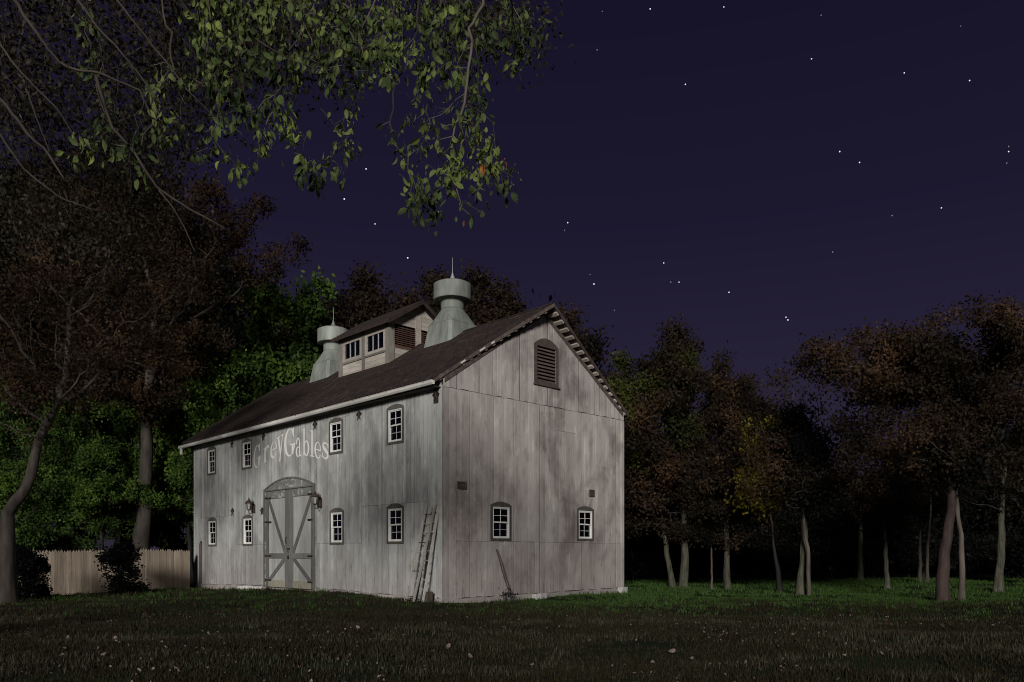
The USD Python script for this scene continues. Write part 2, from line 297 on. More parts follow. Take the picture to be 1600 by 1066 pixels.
# ------------------------------------------------------------------ places
D1 = np.array([-0.69759, 0.71649]); D2 = np.array([0.71649, 0.69759])   # along the front wall (away), along the gable wall
CORNER = np.array([-2.1359, 24.0]); BROT = math.degrees(math.atan2(D2[1], D2[0]))
LEN, WID = 18.7, 8.95
def B(x, y, zz):                    # barn point to world
    p = CORNER + x * D2 + y * D1; return np.array([p[0], p[1], zz])
def PX(px, py, dist):               # world point at a picture direction and distance ahead
    return np.array([(px - 800) / 1222.55 * dist, dist, CAM_Z + (863.7 - py) / 1222.55 * dist])

def ground_z(xx, yy):
    xx, yy = np.asarray(xx, float), np.asarray(yy, float)
    zz = 0.11 * np.exp(-(((xx + 6.5) / 5.5) ** 2 + ((yy - 29.0) / 5.5) ** 2))          # the swell in front of the door
    zz = zz - 0.16 * np.exp(-(((xx + 19) / 6.0) ** 2 + ((yy - 29) / 7.0) ** 2))           # hollow by the fence
    zz = zz + 0.05 * np.exp(-((yy - 24.5 + 0.12 * xx) / 2.2) ** 2) * np.clip((xx - 2) / 6, 0, 1)  # low rise right of the barn
    p = np.stack([xx * 0.22, yy * 0.22, np.zeros_like(xx)], -1)
    q = np.stack([xx * 0.33, yy * 0.85, np.zeros_like(xx)], -1)
    near = np.clip((70 - np.hypot(xx, yy)) / 40, 0, 1)
    zz = zz + near * ((meshkit.noise(p, 3) - 0.5) * 0.12 + (meshkit.noise(q, 5) - 0.5) * 0.15)
    far = np.clip((np.hypot(xx, yy) - 70) / 120, 0, 1)
    return zz + far * 1.5

# ------------------------------------------------------------------ ground
r = np.concatenate([np.linspace(0.5, 60, 150), np.geomspace(61, 700, 40)])
a = np.linspace(0, 2 * np.pi, 241)[:-1]
R, A = np.meshgrid(r, a, indexing="ij"); gx, gy = R * np.sin(A), R * np.cos(A) + 8
gv = np.stack([gx, gy, ground_z(gx, gy)], -1).reshape(-1, 3)
n = len(a); i = np.arange(len(r) - 1)[:, None]; j = np.arange(n)[None, :]; jj = (j + 1) % n
gf = np.stack([i * n + j, i * n + jj, (i + 1) * n + jj, (i + 1) * n + j], -1).reshape(-1, 4)[:, ::-1]
gf = np.vstack([np.vstack([gf[:, [0, 1, 2]], gf[:, [0, 2, 3]]]), [[0, k + 1, k] for k in range(1, n - 1)]])
tmg = trimesh.Trimesh(gv, gf, process=False)
if tmg.face_normals[:, 2].mean() < 0: gf = gf[:, ::-1]
tag(obj("lawn", (gv, gf), M("lawn_soil"), smooth=True), "dark mown lawn around the barn", "lawn", kind="structure")

# ------------------------------------------------------------------ barn
barn = thing("barn", "weathered grey wooden barn with painted white lettering, roof vents and cupola", "barn", (CORNER[0], CORNER[1], 0), BROT)
ZR, PITCH, XR = 10.13, 0.67, WID / 2
roof_z = lambda xx: ZR - PITCH * abs(XR - xx)
wall_top = lambda xx: roof_z(xx) - 0.16
FRONT = lambda u, w, t: np.stack([-t, u, w], -1)          # (u along the front wall, w up, t outwards)
GABLE = lambda u, w, t: np.stack([u, -t, w], -1)
def off(to, o): return lambda u, w, t: to(u, w, t + o)

def arch_poly(u0, u1, z0, zs, za, k=9):
    """rectangle with a low arched head: springs at zs, crown at za."""
    uu = np.linspace(u0, u1, k); c = (u0 + u1) / 2; h = (u1 - u0) / 2
    return Polygon([(u0, z0), (u1, z0)] + [(q, zs + (za - zs) * (1 - ((q - c) / h) ** 2)) for q in uu[::-1]])

WIN_F = [(16.68, 5.25, 6.31), (13.12, 5.25, 6.31), (6.04, 5.25, 6.31), (2.41, 5.25, 6.31), (16.62, 1.97, 3.05), (13.04, 1.97, 3.05), (5.98, 1.97, 3.05), (2.41, 1.97, 3.05)]
WIN_G = [(2.45, 2.07, 3.10), (6.70, 2.11, 3.13)]
WW = 0.375
DOOR = (7.49, 11.51, 0.2, 4.17, 4.55)
hole_f = unary_union([sbox(c - WW, z0, c + WW, z1) for c, z0, z1 in WIN_F] + [arch_poly(DOOR[0], DOOR[1], -0.6, DOOR[3], DOOR[4], 15)])
LV = (4.13, 5.08, 7.50, 8.72, 8.98)
hole_g = unary_union([sbox(c - WW, z0, c + WW, z1) for c, z0, z1 in WIN_G] + [sbox(LV[0], LV[2], LV[1], LV[3])])
gable_shape = Polygon([(0, -0.4), (WID, -0.4), (WID, wall_top(WID)), (XR, wall_top(XR)), (0, wall_top(0))])

# wall sheathing behind the boards
fw = obj("front_wall", MB().poly(sbox(0.0, -0.4, LEN, wall_top(0)).difference(hole_f), 0.09, off(FRONT, -0.09)), M("dark_backing"), barn)
gw = obj("gable_wall", MB().poly(affinity.scale(gable_shape, 1, 1).intersection(sbox(0.1, -1, WID - 0.1, 12)).difference(hole_g), 0.09, off(GABLE, -0.09)), M("dark_backing"), barn)
obj("rear_wall", MB().box((WID - 0.12, 0.1, -0.4), (WID, LEN - 0.1, wall_top(WID))), M("grey_paint_front"), barn)
obj("far_gable_wall", MB().poly(gable_shape, 0.12, lambda u, w, t: np.stack([u, LEN - 0.12 + t, w], -1)), M("grey_paint_gable_lit"), barn)
obj("inner_floor", MB().box((0.1, 0.1, -0.3), (WID - 0.15, LEN - 0.15, 0.1)), M("dark_backing"), barn)

def boards(rng, parent, to, u0, u1, zlo, zhi, hole, mname, wmin, wmax, lift=0.0, breaks=()):
    u = u0
    while u < u1 - 0.02:
        w = min(rng.uniform(wmin, wmax), u1 - u)
        if u1 - u - w < 0.08: w = u1 - u
        gap = rng.choice([0.018, 0.02, 0.022, 0.026, 0.034, 0.05])
        lo, hi0, hi1 = zlo((u + w / 2)), zhi(u), zhi(u + w)
        cuts = sorted([b for a0, a1, b in breaks if a0 <= u + w / 2 <= a1 and b > lo + .1 and b < min(hi0, hi1) - .1])
        lo += rng.uniform(-0.015, 0.02)
        prev = lo
        peak = [(XR, zhi(XR))] if u < XR < u + w and zhi(XR) > max(hi0, hi1) + 1e-3 else []
        for c in cuts + [None]:
            top = Polygon([(u + gap, prev), (u + w, prev), (u + w, c if c else hi1)] + (peak if c is None else []) + [(u + gap, c if c else hi0)])
            top = top.difference(hole)
            if not top.is_empty and top.area > 0.004:
                t = 0.022 + rng.uniform(0, 0.007)
                for piece in getattr(top, "geoms", [top]):
                    if piece.area > 0.003: obj("board", MB().poly(piece, t, off(to, lift + 0.001)), M(mname), parent)
            if c: prev = c + rng.uniform(0.006, 0.014)
        u += w

rng = random.Random(11)
hole_fb = unary_union([hole_f] + [arch_poly(c - 0.40, c + 0.40, z0 - 0.03, z1 + 0.05, z1 + 0.10) for c, z0, z1 in WIN_F])
base_f = lambda u: float(np.interp(u, [0, 2, 6, 9.5, 13, LEN], [0.20, 0.20, 0.27, 0.30, 0.22, 0.12]))
boards(rng, fw, FRONT, 0.0, LEN, base_f, lambda u: wall_top(0) - 0.03, hole_fb, "grey_paint_front", 0.17, 0.30,
       breaks=[(0.7, 4.3, 3.2), (14.4, 17.9, 3.22), (11.6, 14.0, 1.93), (4.4, 7.4, 1.93), (5.2, 7.0, 6.45)])
base_g = lambda u: float(np.interp(u, [0, WID], [0.17, 0.26]))
boards(rng, gw, GABLE, -0.028, WID + 0.02, base_g, lambda u: 6.70, hole_g, "grey_paint_gable_lit", 0.18, 0.36, breaks=[(0.6, 5.0, 1.96), (5.0, 9.0, 1.95), (5.0, 6.3, 5.9)])
boards(rng, gw, GABLE, -0.028, WID + 0.02, lambda u: 6.71, wall_top, hole_g, "grey_paint_gable_lit", 0.16, 0.30, lift=0.016)
# corner boards
obj("corner_board", MB().box((-0.052, -0.052, 0.15), (-0.030, 0.09, 6.74)), M("grey_paint_front"), barn)
obj("corner_board", MB().box((WID - 0.13, -0.056, 0.24), (WID + 0.02, -0.032, 6.66)), M("grey_paint_gable_lit"), barn)

# foundation
us = np.linspace(-0.06, LEN, 30)
fp = Polygon([(q, -0.5) for q in us] + [(q, base_f(q) - 0.012 + 0.012 * math.sin(q * 5)) for q in us[::-1]]).difference(sbox(DOOR[0], -1, DOOR[1], 1))
for g in fp.geoms: obj("foundation", MB().poly(g, 0.06, off(FRONT, 0.0)), M("foundation_parge"), barn)
us = np.linspace(-0.058, WID + 0.05, 24)
obj("foundation", MB().poly(Polygon([(q, -0.5) for q in us] + [(q, base_g(q) - 0.012 + 0.012 * math.sin(q * 6)) for q in us[::-1]]), 0.062, off(GABLE, 0.0)), M("foundation_parge"), barn)
obj("door_sill", MB().box((-0.09, DOOR[0] + 0.02, -0.4), (0.05, DOOR[1] - 0.02, 0.185)), M("foundation_parge"), barn)
obj("foundation_patch", MB().poly(Polygon([(11.6, -0.4), (13.9, -0.4), (13.9, 0.15), (13.1, 0.20), (12.5, 0.17), (11.6, 0.20)]), 0.025, off(FRONT, 0.062)), M("whitewashed_stone"), barn, label="whitewashed strip of foundation left of the door")

def window(to, c, z0, z1, label=None):
    """arched plank casing > frame, two sashes with a cross bar each, two panes."""
    outer = arch_poly(c - 0.475, c + 0.475, z0 - 0.085, z1 + 0.06, z1 + 0.175)
    o = obj("window", MB().poly(outer.difference(sbox(c - WW + 0.012, z0 + 0.012, c + WW - 0.012, z1 - 0.012)), 0.030, off(to, 0.012)), M("casing_grey"), barn, label=label)
    ring = sbox(c - WW + 0.002, z0 + 0.002, c + WW - 0.002, z1 - 0.002).difference(sbox(c - WW + 0.036, z0 + 0.036, c + WW - 0.036, z1 - 0.036))
    obj("window_frame", MB().poly(ring, 0.080, off(to, -0.036)), M("white_vinyl"), o)
    zm = (z0 + z1) / 2
    for k, (a0, a1, dep) in enumerate(((zm - 0.012, z1 - 0.038, -0.004), (z0 + 0.038, zm + 0.030, -0.034))):
        s0 = c - WW + 0.038; s1 = c + WW - 0.038; st = 0.022
        ring = sbox(s0, a0, s1, a1).difference(sbox(s0 + st, a0 + (0.048 if k == 0 else 0.035), s1 - st, a1 - 0.03))
        obj("sash", MB().poly(ring, 0.028, off(to, dep)), M("white_vinyl"), o)
        mb = MB(); zc = (a0 + a1) / 2
        mb.poly(sbox(c - 0.011, a0 + 0.03, c + 0.011, a1 - 0.028), 0.012, off(to, dep + 0.006))
        mb.poly(sbox(s0 + st - 0.003, zc - 0.010, s1 - st + 0.003, zc + 0.010), 0.011, off(to, dep + 0.0065))
        obj("glazing_bar", mb, M("muntin_grey" if k else "white_vinyl"), o)
        obj("pane", MB().poly(sbox(s0 + st - 0.004, a0 + 0.03, s1 - st + 0.004, a1 - 0.027), 0.003, off(to, dep + 0.0015)), M("window_glass"), o)
for c, z0, z1 in WIN_F: window(FRONT, c, z0, z1)
for c, z0, z1 in WIN_G: window(GABLE, c, z0, z1)

# gable louvre with its slats
lv = obj("louvred_opening", MB().poly(arch_poly(LV[0] - 0.13, LV[1] + 0.13, LV[2] - 0.09, LV[3] + 0.06, LV[4] + 0.05).difference(sbox(LV[0], LV[2], LV[1], LV[3])), 0.035, off(GABLE, 0.030))
         .poly(sbox(LV[0] - 0.18, LV[2] - 0.14, LV[1] + 0.18, LV[2] - 0.09), 0.075, off(GABLE, 0.03)), M("louvre_dark"), barn)
for k in range(10):
    zz = LV[2] + 0.06 + k * (LV[3] - LV[2] - 0.06) / 9.6
    obj("slat", MB().add(*(lambda q: (q, [[0, 1, 2, 3], [7, 6, 5, 4], [0, 4, 5, 1], [3, 2, 6, 7], [0, 3, 7, 4], [1, 5, 6, 2]]))(np.array(
        [(LV[0] + .003, -0.045, zz - .05), (LV[1] - .003, -0.045, zz - .05), (LV[1] - .003, 0.055, zz + .05), (LV[0] + .003, 0.055, zz + .05),
         (LV[0] + .003, -0.045, zz - .028), (LV[1] - .003, -0.045, zz - .028), (LV[1] - .003, 0.055, zz + .072), (LV[0] + .003, 0.055, zz + .072)]))), M("louvre_dark"), lv)
# small wall vents and the iron plate
for u, zz, w, h in ((0.73, 3.71, 0.35, 0.23), (7.03, 3.80, 0.30, 0.24)):
    v = obj("wall_vent", MB().poly(sbox(u - w / 2, zz - h / 2, u + w / 2, zz + h / 2).difference(sbox(u - w / 2 + .03, zz - h / 2 + .03, u + w / 2 - .03, zz + h / 2 - .03)), 0.05, off(GABLE, 0.03)), M("casing_grey"), barn)
    mb = MB().poly(sbox(u - w / 2 + .031, zz - h / 2 + .031, u + w / 2 - .031, zz + h / 2 - .031), 0.012, off(GABLE, 0.0315))
    for q in range(4): mb.box((u - w / 2 + .032, -0.066, zz - h / 2 + .045 + q * .042), (u + w / 2 - .032, -0.044, zz - h / 2 + .058 + q * .042))
    obj("vent_grille", mb, M("louvre_dark"), v)
obj("wall_plate", MB().box((-0.056, 0.155, 6.22), (-0.031, 0.37, 6.64)), M("rust_iron"), barn)

# double door
obj("door_frame", MB().poly(arch_poly(DOOR[0] - 0.02, DOOR[1] + 0.02, 0.19, DOOR[3], DOOR[4] + 0.02, 15).difference(sbox(DOOR[0] + 0.10, 0, DOOR[1] - 0.10, 4.10)), 0.075, off(FRONT, -0.02)), M("door_peeling"), barn)
obj("door_frame_trim", MB().poly(sbox(DOOR[0] - 0.03, 0.18, DOOR[0] + 0.095, 4.2), 0.03, off(FRONT, 0.056)).poly(sbox(DOOR[1] - 0.07, 0.18, DOOR[1] + 0.02, 4.2), 0.03, off(FRONT, 0.056))
    .poly(arch_poly(DOOR[0] - 0.02, DOOR[1] + 0.02, 4.1, DOOR[3], DOOR[4] + 0.03, 15).difference(arch_poly(DOOR[0] + 0.03, DOOR[1] - 0.03, 4.0, DOOR[3] - 0.05, DOOR[4] - 0.03, 15)), 0.03, off(FRONT, 0.057))
    .poly(sbox(DOOR[0] + .1, 4.10, DOOR[1] - .1, 4.15), 0.02, off(FRONT, 0.0565)), M("door_trim_grey"), barn)
mid = 9.50
for s, (u0, u1) in enumerate(((mid + 0.006, DOOR[1] - 0.105), (DOOR[0] + 0.105, mid - 0.006))):
    d = obj("door", MB().poly(sbox(u0, 0.21, u1, 4.095), 0.02, off(FRONT, -0.05)), M("dark_backing"), barn)
    nb = 8
    for k in range(nb):
        w = (u1 - u0) / nb
        obj("plank", MB().poly(sbox(u0 + k * w + 0.003, 0.212, u0 + (k + 1) * w - 0.003, 4.09), 0.022 + rng.uniform(0, .004), off(FRONT, -0.0295)), M("door_panel_grey"), d)
    hin, mee = (u1, u0) if s == 0 else (u0, u1)                      # hinge side, meeting side
    sg = 1 if s == 0 else -1
    fr = off(FRONT, -0.003)
    obj("stile", MB().poly(sbox(*sorted((hin, hin - sg * 0.20))[:1], 0.215, sorted((hin, hin - sg * 0.20))[1], 4.085), 0.034, fr), M("door_trim_grey"), d)
    a0, a1 = sorted((mee, mee + sg * 0.30)); obj("stile", MB().poly(sbox(a0, 0.215, a1, 4.085), 0.036, fr), M("door_grey"), d)
    i0, i1 = sorted((hin - sg * 0.204, mee + sg * 0.304))
    obj("rail", MB().poly(sbox(i0, 3.79, i1, 4.085), 0.032, fr), M("door_peeling"), d, label="top rail with flaking pale paint")
    obj("rail", MB().poly(sbox(i0, 1.37, i1, 1.58), 0.031, fr), M("door_grey"), d)
    obj("rail", MB().poly(sbox(i0, 0.215, i1, 0.50), 0.033, fr), M("door_foot_tan"), d, label="scuffed tan bottom rail")
    def brace(p, q, w=0.17):
        L = LineString([p, q]).buffer(w / 2, cap_style=2).intersection(sbox(i0, 0.502, i1, 3.788)).difference(sbox(i0, 1.368, i1, 1.582))
        obj("brace", MB().poly(L, 0.024, fr), M("door_trim_grey"), d)
    brace((hin - sg * 0.16, 3.85), (mee + sg * 0.28, 1.55)); brace((hin - sg * 0.18, 0.42), (mee + sg * 0.30, 1.40))
    for zz in (3.82, 2.85, 1.47, 0.48):
        e0, e1 = sorted((hin + sg * 0.05, hin - sg * 0.45))
        hb = MB().poly(sbox(e0, zz - 0.03, e1, zz + 0.03), 0.010, off(FRONT, 0.037))
        hb.tube([(-0.05, hin + sg * 0.02, zz - .06), (-0.05, hin + sg * 0.02, zz + .06)], 0.02, 8)
        obj("hinge", hb, M("black_iron"), d)
    if s == 1:
        obj("latch", MB().box((-0.050, mid - 0.10, 1.72), (-0.034, mid + 0.12, 1.78)).tube([(-0.045, mid + .02, 1.60), (-0.075, mid + .02, 1.66), (-0.045, mid + .02, 1.72)], 0.012, 6), M("black_iron"), d)
        obj("padlock", MB().box((-0.085, mid - 0.055, 1.36), (-0.045, mid + 0.045, 1.46)).tube([(-0.065, mid - .03, 1.455), (-0.065, mid - .03, 1.51), (-0.065, mid + .02, 1.51), (-0.065, mid + .02, 1.455)], 0.010, 6), M("rust_iron"), d)
        obj("pull_handle", MB().tube([(-0.035, mid + .17, 1.95), (-0.09, mid + .17, 1.99), (-0.09, mid + .17, 2.19), (-0.035, mid + .17, 2.23)], 0.014, 6), M("rust_iron"), d)

# ---- roof
EAVE_F, EAVE_R = -0.36, WID + 0.28
def rake_y(xx):                     # the gable overhang grows from eave to ridge
    t = 1 - abs(XR - xx) / (XR + 0.36); t = np.clip(t, 0, 1); return -0.06 - (0.46 * t ** 2.2 if xx < XR else 0.46 * t)
def far_y(xx):
    t = 1 - abs(XR - xx) / (XR + 0.36); return 19.30 + 0.30 * np.clip(t, 0, 1)
rf = MB()
T = 0.09
cut = [EAVE_F + (XR - EAVE_F) * k / 8 for k in range(9)] + [EAVE_R]
for xa, xb in zip(cut[:-1], cut[1:]):
    q = []
    for xx in (xa, xb):
        for yy in (rake_y(xx), far_y(xx)):
            for dz in (-T, -0.002): q.append((xx, yy, roof_z(xx) + dz))
    rf.add(q, [[0, 1, 3, 2], [4, 6, 7, 5], [0, 4, 5, 1], [2, 3, 7, 6], [1, 5, 7, 3], [0, 2, 6, 4]])
roof = obj("roof", rf, M("soffit_dark"), barn)
sh = MB(); rng = random.Random(5); ny = math.sqrt(1 + PITCH ** 2)
V, F = [], []
crs = 0.16; ncrs = int((XR - EAVE_F) * ny / crs)
for side in (0, 1):
    x0 = EAVE_F if side == 0 else EAVE_R; sgx = 1 if side == 0 else -1
    for k in range(ncrs + 1):
        xa = x0 + sgx * (k * crs / ny - 0.02); xb = xa + sgx * (crs + 0.06) / ny
        if sgx * (xb - XR) > 0: xb = XR
        ya, yb = rake_y(xa) - 0.02, far_y(xa)
        yy = ya - (0 if k % 2 else 0.15)
        while yy < yb:
            w = 0.30 if side == 0 else 3.0
            y0_, y1_ = max(yy + 0.004, ya), min(yy + w - 0.004, yb); yy += w
            if y1_ - y0_ < 0.03: continue
            lift = 0.014 + rng.uniform(0, 0.006); dxj = sgx * rng.uniform(-0.012, 0.012); b = len(V)
            x_ = xa + dxj
            V += [(x_, y0_, roof_z(x_) + lift + .006), (x_, y1_, roof_z(x_) + lift + .006), (xb, y1_, roof_z(xb) + 0.006), (xb, y0_, roof_z(xb) + 0.006), (x_, y0_, roof_z(x_)), (x_, y1_, roof_z(x_))]
            fs = [[0, 1, 2], [0, 2, 3], [4, 5, 1], [4, 1, 0]]
            F += [[b + c for c in (q if side else q[::-1])] for q in fs]
s_ = obj("shingles", (np.array(V), np.array(F)), M("roof_shingle"), roof); s_.SetCustomDataByKey("kind", "stuff")
obj("ridge_cap", MB().add([(XR - .14, -0.55, roof_z(XR - .14) + .032), (XR, -0.55, ZR + .036), (XR + .14, -0.55, roof_z(XR + .14) + .032), (XR - .14, 19.62, roof_z(XR - .14) + .032), (XR, 19.62, ZR + .036), (XR + .14, 19.62, roof_z(XR + .14) + .032)],
    [[0, 1, 4, 3], [1, 2, 5, 4]]), M("roof_shingle"), roof)
# rake boards, lookouts under the gable overhang
for xs in (cut[:9], [EAVE_R, XR]):
    q = []
    for xx in xs:
        yy = rake_y(xx)
        for dy in (-0.025, 0.01):
            for dz in (-0.125, 0.004): q.append((xx, yy + dy, roof_z(xx) + dz))
    e = 4 * (len(xs) - 1); fq = [[0, 1, 3, 2], [e, e + 2, e + 3, e + 1]]
    for b in range(0, e, 4): fq += [[b + 0, b + 4, b + 5, b + 1], [b + 2, b + 3, b + 7, b + 6], [b + 1, b + 5, b + 7, b + 3], [b + 0, b + 2, b + 6, b + 4]]
    mb = MB().add(q, fq)
    mm = trimesh.Trimesh(*mb.get(), process=False); mm.fix_normals()
    obj("rake_board", (mm.vertices, mm.faces), M("rake_wood"), roof)
for sd in (0, 1):
    x0 = EAVE_F if sd == 0 else EAVE_R; sgx = 1 if sd == 0 else -1
    for k in range(15):
        xx = x0 + sgx * (0.25 + k * 0.305)
        if (XR - xx) * sgx < 0.12: break
        yy = rake_y(xx) + 0.012
        sl = np.array([sgx, 0, PITCH]) / ny
        c0 = np.array([xx, yy, roof_z(xx) - T - 0.045]); c1 = np.array([xx, -0.045, roof_z(xx) - T - 0.045])
        obj("lookout", MB().bar(c0, c1, 0.13, 0.085, up=(-sl[2] * 1, 0, sl[0])), M("lookout_wood"), roof)
fz = MB()
q = []
for xx in (0.05, XR):
    for dy in (-0.062, -0.048):
        for dz in (-0.33, -0.12): q.append((xx, dy, roof_z(xx) + dz))
fs6 = [[0, 1, 3, 2], [4, 6, 7, 5], [0, 4, 5, 1], [2, 3, 7, 6], [1, 5, 7, 3], [0, 2, 6, 4]]
fz.add(q, fs6); fz.add([(WID - p[0], p[1], p[2]) for p in q], [f[::-1] for f in fs6])
obj("frieze_board", fz, M("rake_wood"), roof)
# white flakes of old paint on the rake
for xx, w in ((0.75, 0.22), (1.55, 0.35), (1.95, 0.16)):
    yy = rake_y(xx) - 0.030; sl = np.array([1, 0, PITCH]) / ny
    p = np.array([xx, yy, roof_z(xx) - 0.06]); obj("paint_flake", MB().bar(p - sl * w / 2, p + sl * w / 2, 0.006, 0.05, up=(-sl[2], 0, sl[0])), M("white_vinyl"), roof)
# front eave: soffit board, fascia, white gutter, stub of a downpipe
obj("soffit", MB().box((-0.33, 0.0, 6.66), (-0.03, 19.2, 6.685)), M("soffit_dark"), barn)
gz = 6.70
prof = [(-0.35, gz + .115), (-0.35, gz + .01), (-0.44, gz), (-0.475, gz + .05), (-0.475, gz + .115), (-0.485, gz + .125), (-0.485, gz + .133), (-0.460, gz + .133), (-0.462, gz + .06), (-0.43, gz + .018), (-0.362, gz + .025), (-0.362, gz + .115)]
gp = Polygon(prof)
for k in range(4):
    ga, gb = -0.06 + k * 4.88, -0.06 + (k + 1) * 4.88 - 0.01
    gt = obj("gutter", MB().poly(gp, gb - ga, lambda u, w, t, ga=ga: np.stack([u, ga + t, w - 0.006 * (ga + t)], -1)), M("gutter_white"), barn)
    for h in range(5):
        yy = ga + 0.4 + h * 0.97
        obj("gutter_strap", MB().box((-0.490, yy - .012, gz + .10 - .006 * yy), (-0.40, yy + .012, gz + .142 - .006 * yy)), M("casing_grey"), gt)
    if k in (0, 3):
        yy = ga if k == 0 else gb
        obj("end_cap", MB().poly(Polygon(prof[:7]), 0.006, lambda u, w, t, yy=yy, k=k: np.stack([u, yy - 0.006 * (k == 0) + t, w - 0.006 * yy], -1)), M("gutter_white"), gt)
    if k == 3:
        obj("downpipe_stub", MB().box((-0.46, 19.18, 6.30), (-0.38, 19.28, 6.60)), M("gutter_white"), gt)

# ---- ventilators on the ridge
def ventilator(yc):
    hb, hs = 0.84, 0.70; zb, zs, zn = 9.30, 10.44, 11.06
    n = 40; a = (np.arange(n) + 0.5) / n * 2 * np.pi
    sq = lambda h, k: np.stack([h * np.sign(np.cos(a)) * np.abs(np.cos(a)) ** k, h * np.sign(np.sin(a)) * np.abs(np.sin(a)) ** k], 1)
    def square(h):
        m = np.maximum(np.abs(np.cos(a)), np.abs(np.sin(a))); return np.stack([h * np.cos(a) / m, h * np.sin(a) / m], 1)
    circ = lambda r: np.stack([r * np.cos(a), r * np.sin(a)], 1)
    rings = [(square(hb + .06), zb), (square(hb), 9.62), (square(hs + 0.005), zs), (square(hs + .015) , zs + .02), (square(hs - .03), zs + .05)]
    for t in (0.25, 0.5, 0.75): rings.append((square(hs - .03) * (1 - t) * (1 - .0) + circ(0.46) * t, zs + .05 + (zn - zs - .05) * t))
    rings += [(circ(0.455), zn), (circ(0.47), zn + .015), (circ(0.455), zn + .03), (circ(0.455), zn + .22), (circ(0.47), zn + .30), (circ(0.53), zn + .40), (circ(0.60), zn + .46), (circ(0.50), zn + .47)]
    v = np.vstack([np.column_stack([p + [XR, yc], np.full(n, zz)]) for p, zz in rings]); f = []
    for i in range(len(rings) - 1):
        for j in range(n): f.append([i * n + j, i * n + (j + 1) % n, (i + 1) * n + (j + 1) % n, (i + 1) * n + j])
    o = obj("ventilator", MB().add(v, f), M("galvanised_metal"), barn, smooth=28)
    prof = [(0.52, 11.50), (0.70, 11.44), (0.735, 11.44), (0.745, 11.46), (0.74, 11.50), (0.735, 11.98), (0.745, 12.02), (0.735, 12.06), (0.60, 12.13), (0.35, 12.21), (0.12, 12.27), (0.02, 12.28)]
    v, f = revolve(prof, 40); obj("cap_drum", (v + [XR, yc, 0], f), M("galvanised_metal"), o, smooth=28)
    v, f = revolve([(0.13, 12.26), (0.10, 12.33), (0.05, 12.44), (0.022, 12.56), (0.013, 12.9), (0.012, 13.10), (0.003, 13.16)], 10)
    obj("finial", (v + [XR, yc, 0], f), M("galvanised_metal"), o, smooth=28)
ventilator(4.87); ventilator(13.60)

# ---- cupola
CX0, CX1, CY0, CY1, CT = 3.05, 2 * XR - 3.05, 7.05, 10.80, 10.93
czt = lambda xx: 11.90 - 0.66 * abs(XR - xx)
core = Polygon([(CX0 + .05, 9.0), (CX1 - .05, 9.0), (CX1 - .05, czt(CX1) - .1), (XR, czt(XR) - .12), (CX0 + .05, czt(CX0) - .1)])
lou1, lou2 = (CX0 + .22, XR - .14), (XR + .14, CX1 - .22)
LZ0, LZ1 = 9.92, 10.78
wins = [(CY0 + 0.28, (CY0 + CY1) / 2 - 0.10), ((CY0 + CY1) / 2 + 0.10, CY1 - 0.28)]
cb = MB()
gl = unary_union([sbox(lou1[0], LZ0, lou1[1], LZ1), sbox(lou2[0], LZ0, lou2[1], LZ1)])
cb.poly(core.difference(gl), 0.05, lambda u, w, t: np.stack([u, CY0 + 0.03 + t, w], -1))
cb.poly(core, 0.05, lambda u, w, t: np.stack([u, CY1 - 0.08 + t, w], -1))
fh = unary_union([sbox(a + .17, 9.86, b - .17, 10.52) for a, b in wins])
cb.poly(sbox(CY0 + .08, 8.9, CY1 - .08, CT).difference(fh), 0.05, lambda u, w, t: np.stack([CX0 + 0.08 - t, u, w], -1))
cb.box((CX1 - .08, CY0 + .08, 8.9), (CX1 - .03, CY1 - .08, CT))
cupola = obj("cupola", cb, M("dark_backing"), barn)
FC = lambda u, w, t: np.stack([CX0 + 0.03 - t, u, w], -1)
GC = lambda u, w, t: np.stack([u, CY0 + 0.03 - t, w], -1)
def strips(to, shape, z0, z1, step, mname):
    zz = z0
    while zz < z1 - .02:
        s = shape.intersection(sbox(-50, zz + .004, 50, min(zz + step, z1) - .003))
        if not s.is_empty and s.area > .003: obj("siding_board", MB().poly(s, 0.018, off(to, 0.001)), M(mname), cupola)
        zz += step
for a, b in wins:
    strips(FC, sbox(a, 9.05, b, 9.66), 9.05, 9.66, 0.20, "cupola_white")
    strips(GC, sbox(0, 0, 0.01, 0.01), 0, 0.01, 1, "cupola_white")
    obj("sill_rail", MB().poly(sbox(a, 9.665, b, 9.745), 0.05, off(FC, 0.001)), M("cupola_post"), cupola)
    obj("window_frame", MB().poly(sbox(a + .005, 9.75, b - .005, CT - .16).difference(sbox(a + .175, 9.87, b - .175, 10.51)), 0.035, off(FC, 0.001)), M("cupola_white"), cupola)
    g0, g1 = a + .178, b - .178
    obj("pane", MB().poly(sbox(g0, 9.872, g1, 10.508), 0.004, off(FC, -0.02)), M("window_glass"), cupola)
    mb = MB()
    for k in (1, 2): mb.poly(sbox(g0 + (g1 - g0) * k / 3 - .018, 9.873, g0 + (g1 - g0) * k / 3 + .018, 10.507), 0.022, off(FC, -0.012))
    obj("glazing_bar", mb, M("muntin_grey"), cupola)
obj("head_rail", MB().poly(sbox(CY0 + .2, CT - .155, CY1 - .2, CT - .03), 0.03, off(FC, 0.001)), M("cupola_post"), cupola)
for u0, u1 in ((CY0, CY0 + .275), ((CY0 + CY1) / 2 - .095, (CY0 + CY1) / 2 + .095), (CY1 - .275, CY1)):
    obj("post", MB().poly(sbox(u0, 8.9, u1, CT - .0), 0.055, off(FC, 0.0)), M("cupola_post"), cupola)
obj("post", MB().poly(sbox(CX0 + 0.031, 8.9, CX0 + .215, CT - .02), 0.055, off(GC, 0.0)), M("cupola_post"), cupola)
obj("post", MB().poly(sbox(CX1 - .215, 8.9, CX1 - .02, CT - .02), 0.055, off(GC, 0.0)), M("cupola_post"), cupola)
